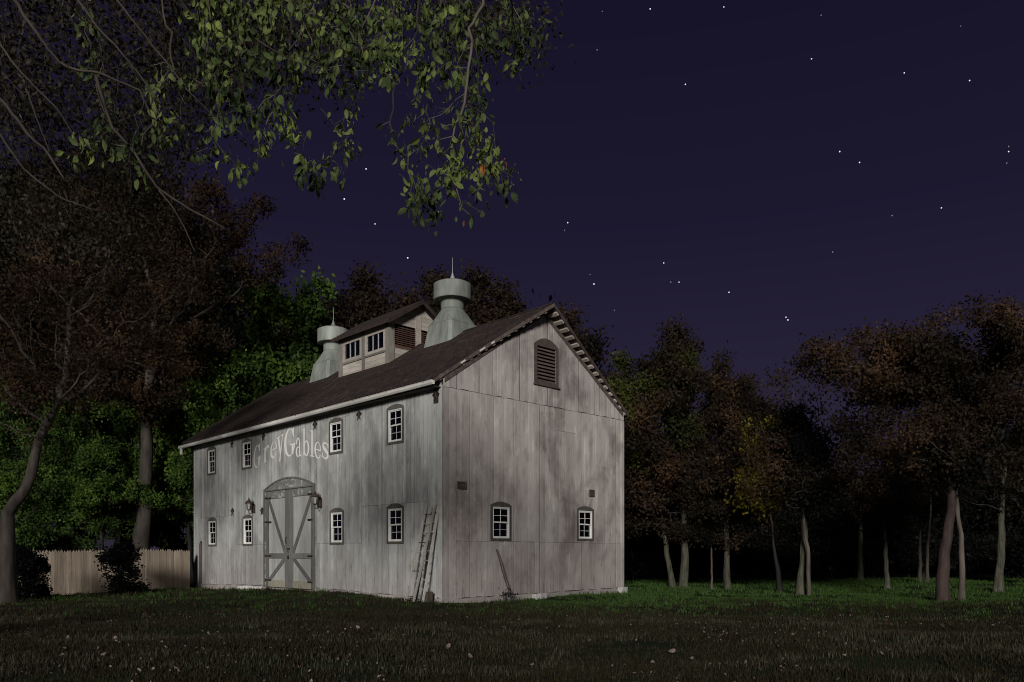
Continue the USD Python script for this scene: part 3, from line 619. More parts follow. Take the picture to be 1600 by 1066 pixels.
obj("post", MB().poly(sbox(XR - .135, 9.6, XR + .135, 11.35), 0.04, off(GC, 0.001)), M("cupola_white"), cupola, label="pale middle post between the louvres")
tri = Polygon([(CX0 + .22, LZ1 + .01), (CX1 - .22, LZ1 + .01), (CX1 - .22, czt(CX1 - .22) - .08), (XR, czt(XR) - .08), (CX0 + .22, czt(CX0 + .22) - .08)]).difference(sbox(XR - .137, 9, XR + .137, 11.352))
strips(GC, tri, LZ1 + .01, 11.85, 0.17, "cupola_white")
low = sbox(CX0 + .22, 9.0, CX1 - .22, LZ0 - .075)
strips(GC, low.difference(sbox(XR - .137, 9, XR + .137, 11)), 9.0, LZ0 - .075, 0.2, "cupola_white")
obj("sill_rail", MB().poly(sbox(CX0 + .218, LZ0 - .07, XR - .138, LZ0 - .005), 0.05, off(GC, 0.001)).poly(sbox(XR + .138, LZ0 - .07, CX1 - .218, LZ0 - .005), 0.05, off(GC, 0.001)), M("louvre_brown"), cupola)
for a, b in (lou1, lou2):
    for k in range(10):
        zz = LZ0 + 0.03 + k * 0.082
        obj("slat", MB().bar((a, CY0 + .03, zz), (b, CY0 + .03, zz), 0.085, 0.016, up=(0, -0.62, 0.78)), M("louvre_brown"), cupola)
q = MB()
for sgx in (-1, 1):
    xa = XR + sgx * (XR - CX0 + 0.26); pts = []
    for xx in (xa, XR):
        for yy in (CY0 - .30, CY1 + .26):
            for dz in (-0.07, 0.03): pts.append((xx, yy, czt(xx) + dz))
    fs = fs6 if sgx < 0 else [f[::-1] for f in fs6]
    q.add(pts, fs)
obj("cupola_roof", q, M("roof_trim"), cupola)
q = MB()
for sgx in (-1, 1):
    xa = XR + sgx * (XR - CX0 + 0.262); pts = []
    for xx in (xa, XR):
        for yy in (CY0 - .325, CY0 - .302):
            for dz in (-0.15, 0.034): pts.append((xx, yy, czt(xx) + dz))
    q.add(pts, fs6 if sgx < 0 else [f[::-1] for f in fs6])
obj("bargeboard", q, M("roof_trim"), cupola)
obj("eave_board", MB().box((CX0 - .272, CY0 - .3, czt(CX0 - .26) - .11), (CX0 - .262, CY1 + .26, czt(CX0 - .26) + .034)), M("roof_trim"), cupola)

# ---- painted lettering, drawn as flat shapes on the boards
def stroke(pts, w):
    """a brush stroke of varying width along pts."""
    pts = np.array(pts, float); w = np.broadcast_to(w, len(pts)); g = []
    t = np.linspace(0, len(pts) - 1, 8 * (len(pts) - 1) + 1)
    k = np.arange(len(pts))
    from scipy.interpolate import CubicSpline
    P = CubicSpline(k, pts)(t) if len(pts) > 2 else np.stack([np.interp(t, k, pts[:, 0]), np.interp(t, k, pts[:, 1])], 1)
    W = np.interp(t, k, w)
    for i in range(len(P) - 1):
        g.append(unary_union([Point(P[i]).buffer(W[i] / 2, 6), Point(P[i + 1]).buffer(W[i + 1] / 2, 6)]).convex_hull)
    return unary_union(g)
def ell(cx, cy, rx, ry): return affinity.scale(Point(cx, cy).buffer(1, 24), rx, ry)
GLYPH = {}
g_out = ell(.5, .5, .5, .5).difference(ell(.54, .5, .335, .455)).difference(sbox(.60, .42, 1.2, .80))
GLYPH["G"] = unary_union([g_out, sbox(.80, .66, .88, .99).union(Polygon([(.66, .93), (.88, .99), (.88, .66), (.82, .66)])), sbox(.68, .06, .84, .42), sbox(.54, .39, 1.0, .43)])
GLYPH["r"] = unary_union([sbox(.22, .02, .46, .96), sbox(.04, 0, .64, .045), Polygon([(.04, .90), (.04, .935), (.46, 1), (.46, .90)]), stroke([(.46, .70), (.62, .88), (.80, .92)], [.10, .12, .2]), Point(.86, .86).buffer(.12)])
GLYPH["e"] = unary_union([ell(.5, .5, .5, .5).difference(ell(.56, .52, .32, .44)).difference(sbox(.52, .26, 1.2, .50)), sbox(.2, .50, .96, .57)])
GLYPH["y"] = unary_union([Polygon([(.08, .97), (.34, .97), (.62, .36), (.50, .22)]), Polygon([(.80, .97), (.92, .97), (.50, .0), (.36, .0), (.52, .30)]), sbox(0, .95, .46, 1), sbox(.64, .95, 1, 1)])
GLYPH["a"] = unary_union([sbox(.60, .10, .82, .74), stroke([(.16, .76), (.30, .93), (.52, .955), (.70, .80), (.715, .66)], [.2, .10, .09, .16, .2]), ell(.42, .27, .42, .27).difference(ell(.48, .27, .24, .215)), stroke([(.72, .14), (.86, .05), (1.0, .10)], [.18, .10, .05])])
GLYPH["b"] = unary_union([sbox(.10, .02, .30, .96), Polygon([(0, .92), (0, .95), (.30, 1), (.30, .92)]), ell(.58, .28, .42, .28).difference(ell(.54, .28, .24, .235))])
GLYPH["l"] = unary_union([sbox(.34, .02, .68, .96), Polygon([(.04, .93), (.04, .955), (.68, 1), (.68, .93)]), sbox(.0, 0, 1, .04)])
GLYPH["s"] = unary_union([stroke([(.86, .74), (.76, .90), (.50, .955), (.24, .86), (.22, .70), (.46, .56), (.74, .42), (.82, .25), (.66, .09), (.42, .045), (.18, .12), (.08, .28)], [.05, .07, .08, .14, .20, .24, .24, .20, .13, .08, .07, .05]), sbox(.82, .70, .90, .97), sbox(.04, .05, .12, .32)])
LET = [("G", 12.50, 11.86, 5.06, 6.10, .30), ("r", 11.62, 11.14, 5.27, 5.98, .30), ("e", 11.02, 10.46, 5.36, 6.10, .22), ("y", 10.46, 9.92, 5.20, 6.28, .24), ("G", 9.86, 8.98, 5.35, 6.48, .06), ("a", 8.94, 8.52, 5.30, 6.06, -.04),
       ("b", 8.40, 7.92, 5.28, 6.38, -.12), ("l", 7.88, 7.56, 5.22, 6.27, -.2), ("e", 7.54, 7.06, 5.10, 5.80, -.28), ("s", 7.00, 6.54, 5.04, 5.74, -.30)]
for k, (ch, ya, yb, za, zb, sl) in enumerate(LET):
    g = GLYPH[ch]; wd = ya - yb
    x0_, y0_, x1_, y1_ = g.bounds
    g = affinity.translate(g, -x0_, -y0_); g = affinity.scale(g, 1 / (x1_ - x0_), 1 / (y1_ - y0_), origin=(0, 0))
    # reading direction runs towards smaller y; the baseline bends with the arc
    hgt = zb - za - abs(sl) * wd * 0.5
    g = affinity.affine_transform(g, [-wd, 0, sl * wd * 0.9, hgt, ya, za + (abs(sl) * wd * .45 if sl < 0 else 0)])
    obj("painted_letter", MB().poly(g, 0.002, off(FRONT, 0.0315)), M("lettering_paint"), barn)

# ------------------------------------------------------------------ things on and by the barn
def star_mesh(r, d=0.035):
    v = [(0, -d, 0)]
    for k in range(10):
        a = math.pi / 2 + k * math.pi / 5; q = r if k % 2 == 0 else r * 0.36; v.append((q * math.cos(a), 0, q * math.sin(a)))
    f = [[0, 1 + k, 1 + (k + 1) % 10] for k in range(10)]
    v2 = [(x, 0.008, zz) for x, _, zz in v[1:]]; b = len(v); v = v + v2
    for k in range(10): f.append([1 + k, b + k, b + (k + 1) % 10]); f.append([1 + k, b + (k + 1) % 10, 1 + (k + 1) % 10])
    f += [[b, b + k + 1, b + k] for k in range(1, 9)]
    return np.array(v), np.array(f)
v, f = star_mesh(0.195)
for (yy, zz), lab in zip([(14.57, 6.34), (11.62, 6.36), (7.50, 6.36), (4.54, 6.36), (0.24, 6.42), (14.5, 3.38), (11.72, 3.30)],
    ["dark metal barn star under the gutter, leftmost of the upper row", "dark metal barn star above the first painted letters", "dark metal barn star above the last painted letters", "dark metal barn star between the two right upper windows",
     "dark metal barn star on the iron plate at the barn corner", "dark metal barn star above the lower left window", "dark metal barn star beside the door, under the left lantern"]):
    p = B(-0.075 if yy < 1 else -0.045, yy, zz)
    t = thing("barn_star", lab, "barn star", p, BROT - 90, "metal stars on the barn front")
    # local x runs along the wall towards the corner, -y outwards
    obj("star_face", (v, f), M("rust_iron"), t)

def lantern(yy, zz, lab):
    t = thing("wall_lantern", lab, "lantern", B(-0.03, yy, zz), BROT - 90, "lanterns beside the barn door")
    # -y is away from the wall
    obj("back_plate", MB().box((-0.06, -0.03, -0.20), (0.06, -0.004, 0.16)), M("rust_iron"), t)
    arm = [(0, -0.03, -0.12), (0, -0.10, -0.22), (0, -0.22, -0.24), (0, -0.27, -0.16), (0, -0.26, -0.06)]
    obj("arm", MB().tube(arm, 0.014, 8).tube([(0, -0.03, 0.10), (0, -0.05, 0.26), (0, -0.13, 0.36), (0, -0.20, 0.30), (0, -0.17, 0.24)], 0.010, 6), M("rust_iron"), t)
    c = np.array([0, -0.26, 0])
    v, f = revolve([(0.03, -0.10), (0.085, -0.07), (0.09, -0.055), (0.075, -0.05)], 6); obj("base_cup", (v + c, f), M("rust_iron"), t)
    v, f = revolve([(0.075, -0.05), (0.125, 0.20)], 6); obj("glass", (v + c, f), M("lantern_glass"), t)
    fr = MB()
    for k in range(6):
        q = k * math.pi / 3; fr.tube([c + (0.079 * math.cos(q), 0.079 * math.sin(q), -0.05), c + (0.129 * math.cos(q), 0.129 * math.sin(q), 0.20)], 0.008, 4)
    obj("frame", fr, M("rust_iron"), t)
    v, f = revolve([(0.13, 0.195), (0.175, 0.20), (0.165, 0.225), (0.10, 0.29), (0.045, 0.33), (0.05, 0.35), (0.02, 0.38), (0.028, 0.40), (0.004, 0.45)], 12); obj("cap", (v + c, f), M("rust_iron"), t)
    v, f = revolve([(0.02, -0.05), (0.022, 0.06), (0.03, 0.08), (0.034, 0.11), (0.02, 0.15), (0.003, 0.165)], 10); obj("bulb", (v + c, f), M("white_vinyl"), t, smooth=True)
lantern(12.40, 3.46, "dark iron wall lantern left of the barn door"); lantern(7.05, 3.46, "dark iron wall lantern right of the barn door")

# ladders leaning by the corner
def ladder(b0, t0, wdt, lab, nr=10, thick=0.032):
    b0, t0 = np.array(b0, float), np.array(t0, float)
    t = thing("ladder", lab, "ladder", B(*b0), BROT); t0 = t0 - b0; b0 = b0 * 0
    dy = np.array([0, wdt / 2, 0])
    for s in (1, -1): obj("rail", MB().bar(b0 + s * dy, t0 + s * dy, thick, 0.07, up=(-1, 0, 0.2)), M("ladder_wood"), t)
    L = np.linalg.norm(t0 - b0)
    for k in range(nr):
        q = b0 + (t0 - b0) * ((k + 0.6) * 0.30 / L)
        if (k + .6) * .30 > L - .1: break
        obj("rung", MB().tube([q + dy, q - dy], 0.016, 6), M("ladder_wood" if k % 3 else "old_wood"), t)
ladder((-0.70, 0.78, -0.02), (-0.09, 0.44, 3.10), 0.42, "old wooden ladder leaning on the barn front, the outer one of two")
ladder((-0.50, 0.52, 0.0), (-0.065, 0.26, 3.02), 0.34, "narrow wooden ladder leaning on the barn front, nearer the corner")

# short post at the corner, sticks, blocks, weed
t = thing("short_post", "short dark wooden post standing at the foot of the barn corner", "post", B(-0.30, 0.30, -0.1), BROT)
obj("post_body", MB().box((-0.09, -0.10, 0), (0.09, 0.10, 0.46)).box((-0.10, -0.11, 0.46), (0.10, 0.11, 0.50)), M("old_wood"), t)
obj("spike", MB().tube([(0, 0, 0.48), (0.01, 0, 0.60)], 0.02, 6), M("rust_iron"), t)
for k, (p0, p1, lab) in enumerate((((2.55, -0.42, 0.0), (2.20, -0.05, 1.72), "thin dark stick leaning on the gable under its left window"), ((2.72, -0.35, 0.0), (2.28, -0.05, 1.70), "second thin stick leaning on the gable, right of the first"))):
    t = thing("stick", lab, "stick", B(*p0), BROT)
    p1 = np.array(p1) - np.array(p0); p0 = p1 * 0; tt = np.linspace(0, 1, 6)[:, None]
    obj("shaft", MB().tube(p0 + (p1 - p0) * tt + 0.015 * np.sin(tt * 9 + k) * [1, 0, 0], np.linspace(.018, .012, 6), 6), M("old_wood"), t)
rb = random.Random(3)
for k, (u, h, w, lab) in enumerate(((3.95, 0.17, 0.24, "pale stone block against the barn foot, left of a pair"), (4.24, 0.19, 0.28, "pale stone block against the barn foot, right of a pair"), (8.70, 0.26, 0.42, "pale corner stone at the right end of the gable wall"))):
    m = trimesh.creation.box([w, 0.20, h + .2]); m = m.subdivide().subdivide()
    m.vertices += (meshkit.noise(m.vertices * 9, 40 + k)[:, None] - .5) * 0.03; m.apply_translation([0, 0, h / 2 - .1])
    t = obj("stone_block", (m.vertices, m.faces), M("pale_block")); tag(t, lab, "stone")
    xf = UsdGeom.Xformable(t); xf.AddTranslateOp().Set(Gf.Vec3d(*B(u, -0.20, 0.02))); xf.AddRotateZOp().Set(BROT + (7 * k - 5))
# ------------------------------------------------------------------ growing trees
def klass(name):
    p = stage.CreateClassPrim("/World/class_" + name); p.SetTypeName("Xform"); return p

def colonize(rs, root, attr, D, di, dk, iters=90, tropism=(0, 0, 0.0), wob=0.25):
    """space colonisation: the branches grow towards the attractors, which stand where foliage is."""
    nodes = [np.array(p, float) for p in root]; par = [-1] + list(range(len(root) - 1))
    attr = np.array(attr); tr = np.array(tropism)
    seen = set()
    for it in range(iters):
        if len(attr) == 0: break
        P = np.array(nodes); t = cKDTree(P); d, k = t.query(attr)
        ok = d < (di if it > 12 else 1e9)
        if not ok.any(): break
        dirs = attr[ok] - P[k[ok]]; dirs /= np.maximum(np.linalg.norm(dirs, axis=1, keepdims=True), 1e-9)
        acc = np.zeros_like(P); np.add.at(acc, k[ok], dirs)
        act = np.unique(k[ok]); new = []
        for q in act:
            v = acc[q]; n = np.linalg.norm(v)
            v = (v / n if n > 1e-6 else rs.normal(size=3)) + tr + rs.normal(size=3) * wob
            v /= np.linalg.norm(v); c = P[q] + v * D
            new.append((c, q))
        pn = np.array([c for c, _ in new]); dd, _ = t.query(pn)
        keep = dd > D * 0.35
        if not keep.any(): break
        for (c, q), kk in zip(new, keep):
            if kk: nodes.append(c); par.append(int(q))
        d2, _ = cKDTree(pn).query(attr); attr = attr[d2 > dk]
    return np.array(nodes), np.array(par)

def radii(par, rb, rt, pmin=1.75):
    n = len(par); tips = np.ones(n, bool); tips[par[par >= 0]] = False
    p = math.log(max(tips.sum(), 2)) / math.log(rb / rt); p = max(p, pmin)
    s = np.where(tips, 1.0, 0.0)
    for i in range(n - 1, 0, -1): s[par[i]] += s[i]
    return rt * np.maximum(s, 1) ** (1 / p)

def wood(nodes, par, rad, rmin=0.0, sides=(8, 5, 3), flare=0.0, skip=0):
    """all branches as tapering tubes."""
    n = len(par); child = [[] for _ in range(n)]
    for i in range(1, n): child[par[i]].append(i)
    mb = MB(); stack = [(0, None)]
    while stack:
        s, frm = stack.pop(); ch = [s] if frm is None else [frm, s]; cur = s
        while child[cur]:
            nx = max(child[cur], key=lambda c: rad[c])
            for c in child[cur]:
                if c != nx: stack.append((c, cur))
            ch.append(nx); cur = nx
        if skip: ch = [c for k_, c in enumerate(ch) if c >= skip or (k_ + 1 < len(ch) and ch[k_ + 1] >= skip)]
        if len(ch) < 2: continue
        rr = rad[ch].copy()
        if frm is not None: rr[0] = rr[1] if len(rr) > 1 else rr[0]
        if rr.max() < rmin: continue
        if frm is None and flare:
            h = nodes[ch][:, 2] - nodes[0, 2]; rr = rr * (1 + flare * np.exp(-h / 0.35))
        mb.tube(nodes[ch], rr, sides[0] if rr.max() > 0.12 else sides[1] if rr.max() > 0.03 else sides[2])
    return mb.get()

def leaf_quads(rs, pos, L, W, droop=0.35, fold=0.0):
    n = len(pos); d = rs.normal(size=(n, 3)); d[:, 2] -= droop * 2; d /= np.linalg.norm(d, axis=1, keepdims=True)
    s = np.cross(d, rs.normal(size=(n, 3))); s /= np.maximum(np.linalg.norm(s, axis=1, keepdims=True), 1e-9)
    l = (L * rs.uniform(0.65, 1.25, n))[:, None]; w = (W * rs.uniform(0.7, 1.2, n))[:, None]
    v = np.stack([pos, pos + d * l * .45 + s * w / 2, pos + d * l, pos + d * l * .45 - s * w / 2], 1).reshape(-1, 3)
    b = np.arange(n)[:, None] * 4
    return v, np.vstack([b + [0, 1, 2], b + [0, 2, 3]])

def expand(rs, L, k=6):
    """each main lobe plus smaller ones over its surface: an uneven outline."""
    out = []
    for c in L:
        out.append((*c[:3], c[3] * .86, c[4] * .86, c[5] * .86))
        for _ in range(k):
            u = rs.normal(size=3); u[2] += .25; u /= np.linalg.norm(u); q = rs.uniform(.22, .42); o = rs.uniform(.7, 1.0)
            out.append((c[0] + u[0] * c[3] * o, c[1] + u[1] * c[4] * o, c[2] + u[2] * c[5] * o, c[3] * q * rs.uniform(.8, 1.4), c[4] * q, c[5] * q * rs.uniform(.6, 1.1)))
    return out

def lobes(rs, n, L, clump=0.55, scale=0.8, seed=0, hollow=0.5):
    """points in a union of ellipsoids (cx, cy, cz, rx, ry, rz), thinned into clumps, mostly in the outer shell."""
    out = []; vol = np.array([a[3] * a[4] * a[5] for a in L]) ** 0.8; vol /= vol.sum()
    for a, q in zip(L, vol):
        m = int(n * q * 3) + 8; u = rs.normal(size=(m, 3)); u /= np.linalg.norm(u, axis=1, keepdims=True)
        rr = rs.uniform(hollow ** 3, 1, m) ** (1 / 3.0)
        p = np.array(a[:3]) + u * rr[:, None] * np.array(a[3:]) * (0.86 + 0.28 * meshkit.noise(u * 2.2 + seed, seed))[:, None]
        out.append(p[meshkit.noise(p * scale, seed + 9) > clump * 0.8][: int(n * q) + 4])
    return np.vstack(out)

def grow_tree(parent, seed, root, L, n_attr, rb, rt, leaf_look, bark, n_leaf, leaf=(0.15, 0.09), D=0.33, spread=0.28, clump=0.55, wood_min=0.006, scale=0.8, flare=0.35, droop=0.35, leaf_rad=2.6, hollow=0.5, names=("trunk", "crown"), limb_look=None, taper=0.36, scale_r=0, sub=6, gap=(2.6, -0.85, 0.015), gsc=0.85):
    rs = np.random.RandomState(seed)
    at = lobes(rs, n_attr, expand(rs, L, sub), clump, scale, seed, hollow)
    nodes, par = colonize(rs, root, at, D, D * 9, D * 1.6)
    nodes[len(root):] += rs.normal(size=(len(nodes) - len(root), 3)) * D * 0.10
    rad = radii(par, rb, rt)
    if scale_r: rad = rad * scale_r
    nr = len(root); rr_ = np.minimum(np.maximum(rad[:nr], 0.02), 9) * 0 + (1 * rb * (1 - (1 - taper) * np.linspace(0, 1, nr) ** 0.8)); h_ = nodes[:nr, 2] - nodes[0, 2]
    rad[:nr] = rr_; rr_ = rr_.copy(); rr_[-1] *= .6; rr_ = rr_ * (1 + flare * np.exp(-h_ / 0.4))
    th = np.linspace(0, 1, nr)
    tq = np.linspace(0, nr - 1, nr * 3); pp = np.stack([np.interp(tq, np.arange(nr), nodes[:nr, c]) for c in range(3)], 1); pr = np.interp(tq, np.arange(nr), rr_)
    tv, tf = tube(pp, pr, 18); ax_ = np.repeat(pp, 18, 0); dv = tv - ax_; hh_ = ax_[:, 2] - pp[0, 2]; an_ = np.arctan2(dv[:, 1], dv[:, 0])
    k_ = 1 + .30 * (meshkit.noise(tv * [2.2, 2.2, .9], seed) - .5) + .26 * (meshkit.noise(np.stack([np.cos(an_) * 3, np.sin(an_) * 3, hh_ * 1.1], -1), seed + 5) - .5) + .55 * flare * np.exp(-hh_ / .28) * np.sin(an_ * 5 + seed)
    obj(names[0], (ax_ + dv * k_[:, None], tf), M(bark), parent, smooth=True)
    v, f = wood(nodes, par, rad, wood_min, skip=nr)
    obj("limbs", (v, f), M(limb_look or "bark_mid"), parent, smooth=50)
    if n_leaf:
        tw = np.where(rad < rt * leaf_rad)[0]; tw = tw[tw >= len(root)]
        # clumps: some twigs bare, some full
        wgt = np.clip(meshkit.noise(nodes[tw] * gsc, seed + 3) * gap[0] + gap[1], gap[2], 1); k = rs.choice(tw, n_leaf, p=wgt / wgt.sum())
        pos = nodes[k] + rs.normal(size=(n_leaf, 3)) * spread
        obj(names[1], leaf_quads(rs, pos, leaf[0], leaf[1], droop), M(leaf_look), parent)
    return nodes, par, rad

def trunk_path(h, lean=(0, 0), wob=0.08, seed=0, step=0.4):
    rs = np.random.RandomState(seed + 99); k = max(int(h / step), 2); t = np.linspace(0, 1, k)
    p = np.stack([lean[0] * t ** 1.3, lean[1] * t ** 1.3, h * t - 0.15], 1); w = np.cumsum(rs.normal(size=(k, 2)) * wob * 0.4, 0); p[:, :2] += w - w[0]; return p

# kinds of tree that stand more than once
K = {}
K["broad"] = klass("broad_tree")
grow_tree(K["broad"], 1, trunk_path(6.0, (0.1, 0), seed=1), [(0, 0, 8.0, 3.2, 2.8, 2.9), (-2.2, 0.3, 6.4, 2.3, 2.2, 2.3), (2.3, -0.2, 6.8, 2.5, 2.2, 2.2), (0.4, -1.2, 4.6, 2.6, 2.0, 1.5), (-0.4, 1.2, 5.0, 2.6, 2, 1.6), (-1.8, 0.6, 3.2, 1.5, 1.4, 1.0), (1.9, 0.5, 3.6, 1.5, 1.4, 1.1)], 1500, 0.19, 0.010, "leaf_red", "bark_pale", 60000, (0.145, 0.095), spread=0.22, gap=(2.6, -0.7, 0.05), clump=0.55)
K["olive"] = klass("olive_tree")
grow_tree(K["olive"], 2, trunk_path(6.0, (0.2, 0), seed=2), [(0, 0, 8.6, 2.6, 2.4, 2.4), (-1.5, 0, 6.6, 2.1, 2.0, 2.0), (1.6, 0, 6.4, 1.9, 2.0, 2.2), (0, -1, 5.0, 2.2, 1.8, 1.3)], 1400, 0.24, 0.010, "leaf_olive", "bark_pale", 32000, (0.18, 0.115), spread=0.27, clump=0.5)
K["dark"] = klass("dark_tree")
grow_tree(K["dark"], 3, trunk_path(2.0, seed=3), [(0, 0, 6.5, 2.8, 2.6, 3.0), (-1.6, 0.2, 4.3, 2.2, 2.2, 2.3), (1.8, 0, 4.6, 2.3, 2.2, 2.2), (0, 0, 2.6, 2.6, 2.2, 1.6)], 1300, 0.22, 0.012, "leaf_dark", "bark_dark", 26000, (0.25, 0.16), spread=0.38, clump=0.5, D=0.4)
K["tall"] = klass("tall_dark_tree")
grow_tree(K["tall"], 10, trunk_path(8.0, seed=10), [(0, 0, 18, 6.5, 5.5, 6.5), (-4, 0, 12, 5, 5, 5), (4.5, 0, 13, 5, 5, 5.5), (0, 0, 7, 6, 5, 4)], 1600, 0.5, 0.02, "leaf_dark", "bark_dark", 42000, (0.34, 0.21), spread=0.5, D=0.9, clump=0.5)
K["green"] = klass("green_tree")
grow_tree(K["green"], 4, trunk_path(5.0, (0.2, 0.1), seed=4), [(0, 0, 6.6, 2.5, 2.4, 2.6), (-1.6, 0.1, 4.6, 2.0, 2.0, 1.9), (1.7, -0.2, 4.9, 2.0, 2.0, 2.0), (0.1, -1.0, 3.2, 2.4, 1.8, 1.4)], 1300, 0.16, 0.009, "leaf_green", "bark_dark", 26000, (0.155, 0.105), spread=0.19, clump=0.75)
K["bare"] = klass("sparse_tree")
grow_tree(K["bare"], 5, trunk_path(5.6, (0.15, 0), seed=5), [(0, 0, 6.8, 2.1, 2.0, 2.3), (-1.4, 0, 5.0, 1.7, 1.6, 1.7), (1.3, 0.2, 5.4, 1.7, 1.6, 1.6), (0, -0.6, 3.9, 1.9, 1.5, 1.0)], 1500, 0.17, 0.009, "leaf_red", "bark_pale", 6500, (0.14, 0.085), spread=0.2, clump=0.5)
K["sapling"] = klass("slim_tree")
grow_tree(K["sapling"], 6, trunk_path(4.8, (0.25, 0), seed=6), [(0.2, 0, 5.2, 1.3, 1.3, 1.9), (-0.4, 0, 3.9, 1.0, 1.0, 0.8)], 500, 0.085, 0.008, "leaf_dark", "bark_grey", 6000, (0.15, 0.09), spread=0.22, clump=0.4)
K["bush"] = klass("shrub")
grow_tree(K["bush"], 8, trunk_path(0.5, seed=8), [(0, 0, 1.3, 1.2, 1.1, 1.0), (-0.9, 0, 1.0, 0.8, 0.8, 0.8), (0.9, 0.1, 0.9, 0.9, 0.8, 0.75)], 600, 0.06, 0.008, "leaf_dark", "bark_dark", 7000, (0.13, 0.085), spread=0.16, clump=0.3, D=0.18, flare=0)
K["shade"] = klass("ivy_shrub")  # added shrub shape that takes the place of a cast shadow
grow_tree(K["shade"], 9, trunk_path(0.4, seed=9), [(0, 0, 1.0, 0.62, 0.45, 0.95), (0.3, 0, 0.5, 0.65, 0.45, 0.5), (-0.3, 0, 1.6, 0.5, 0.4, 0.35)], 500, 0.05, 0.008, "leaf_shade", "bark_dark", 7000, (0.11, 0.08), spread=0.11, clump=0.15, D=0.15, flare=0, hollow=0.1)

def plant(kind, name, px, dist, label, cat="tree", s=1.0, rz=0.0, group=None, sz=None):
    X = (px - 800) / 1222.55 * dist
    return copy_of(K[kind], name, label, cat, (X, dist, float(ground_z(X, dist))), rz, group, (s, s, sz or s))

# ---- right of the barn
plant("broad", "broad_tree", 1067, 34.0, "broad reddish tree with a stout pale trunk, nearest the right barn wall", s=1.02, rz=20)
ol_ = thing("leafy_tree", "olive green tree with a leaning slim trunk, its crown touching the right barn eave", "tree", ((1051 - 800) / 1222.55 * 34.4, 34.4, 0))
grow_tree(ol_, 41, trunk_path(6.0, (-1.2, -0.3), seed=41), [(-1.4, -.6, 8.2, 1.9, 1.8, 2.3), (-2.2, 0, 6.4, 1.5, 1.6, 1.8), (-0.2, -.9, 9.2, 1.5, 1.4, 1.5), (-0.6, -1.0, 6.6, 1.4, 1.2, 1.4)], 1100, 0.14, 0.008, "leaf_olive", "bark_pale", 26000, (0.15, 0.10), spread=0.2, clump=0.5)
plant("sapling", "slim_tree", 1112, 33.2, "thin sapling between the two pale trunks right of the barn", s=0.62, rz=40)
plant("broad", "broad_tree", 1138, 33.0, "tree with a slimmer pale trunk, second from the barn on the right lawn", s=0.80, rz=150)
plant("bare", "sparse_tree", 1252, 29.2, "thinly leaved tree with a pale trunk at the middle of the right lawn", s=1.0, rz=10)
plant("sapling", "slim_tree", 1264, 28.6, "slim stem standing tight against the thinly leaved tree", s=0.95, rz=120)
plant("bare", "sparse_tree", 1386, 34.0, "small leaning bare tree left of the big reddish trunk", s=0.70, rz=210)
plant("bare", "sparse_tree", 1345, 43.0, "distant slim tree on the right lawn, left of the leaning bare one", s=0.95, rz=80)
plant("sapling", "slim_tree", 1437, 42.0, "distant slim stem just left of the big reddish trunk", s=1.2, rz=10)
plant("sapling", "slim_tree", 1449, 40.0, "distant slim stem touching the big reddish trunk from behind", s=1.1, rz=230)
plant("bare", "sparse_tree", 1560, 32.5, "tree with a pale flared trunk at the right edge of the lawn", s=1.1, rz=300)
plant("sapling", "slim_tree", 1503, 24.6, "thin pale stem beside the big reddish trunk", s=1.15, rz=60)
ylw = thing("yellow_tree", "small tree with bright yellow green leaves in the gap right of the barn trees", "tree", ((1220 - 800) / 1222.55 * 31.0, 31.0, 0))
grow_tree(ylw, 21, trunk_path(2.6, (-0.3, 0), seed=21), [(-0.35, -.4, 6.2, 0.95, 0.8, 0.9), (-0.8, -.4, 5.0, 0.9, 0.8, 0.8), (-1.2, -.4, 4.0, 1.1, 0.9, 0.9), (0.0, -.3, 4.6, .7, .7, .8)], 620, 0.12, 0.008, "leaf_yellow", "bark_dark", 6200, (0.17, 0.11), spread=0.2, clump=0.35)
big = thing("spreading_tree", "big spreading tree with a thick reddish trunk at the right of the lawn", "tree", ((1473 - 800) / 1222.55 * 24.5, 24.5, 0))
grow_tree(big, 22, trunk_path(6.6, (0.3, 0), seed=22), [(0.3, 0, 7.6, 3.2, 2.6, 1.9), (-1.9, 0, 7.2, 2.2, 2.0, 1.7), (2.6, 0.2, 7.4, 2.4, 2.2, 1.9), (-0.8, -0.3, 5.0, 2.3, 1.8, 1.1), (1.9, -0.2, 5.2, 2.4, 2.0, 1.4), (-2.7, 0, 6.3, 1.2, 1.2, 1.2)], 2400, 0.20, 0.007, "leaf_red", "bark_red", 56000, (0.115, 0.075), spread=0.18, gap=(2.6, -0.7, 0.04), clump=0.5, D=0.26)

rw = random.Random(17)
woods = [(968, 52, 1.05), (1035, 47, 0.9), (1095, 50, 0.95), (1160, 56, 0.9), (1215, 50, 0.72), (1275, 55, 0.7), (1330, 52, 0.62), (1385, 58, 0.9), (1440, 50, 1.0), (1500, 54, 1.15), (1560, 50, 1.05), (1615, 52, 1.15), (1120, 66, 1.0), (1300, 70, 0.95), (1460, 68, 1.3)]
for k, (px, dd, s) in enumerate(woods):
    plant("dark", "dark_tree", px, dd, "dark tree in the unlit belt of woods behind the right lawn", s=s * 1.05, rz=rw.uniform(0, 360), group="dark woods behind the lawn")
for k, (px, dd, s) in enumerate([(990, 44, 1.3), (1025, 45, 1.2), (1100, 47, 1.1), (1180, 46, 1.2), (1225, 48, 1.1), (1300, 49, 1.3), (1365, 47, 1.2), (1420, 49, 1.2), (1525, 47, 1.3), (1590, 45, 1.2), (1610, 40, 1.2)]):
    plant("bush", "shrub", px, dd, "dark shrub along the far edge of the right lawn", "shrub", s, rw.uniform(0, 360), "shrubs along the far lawn edge")

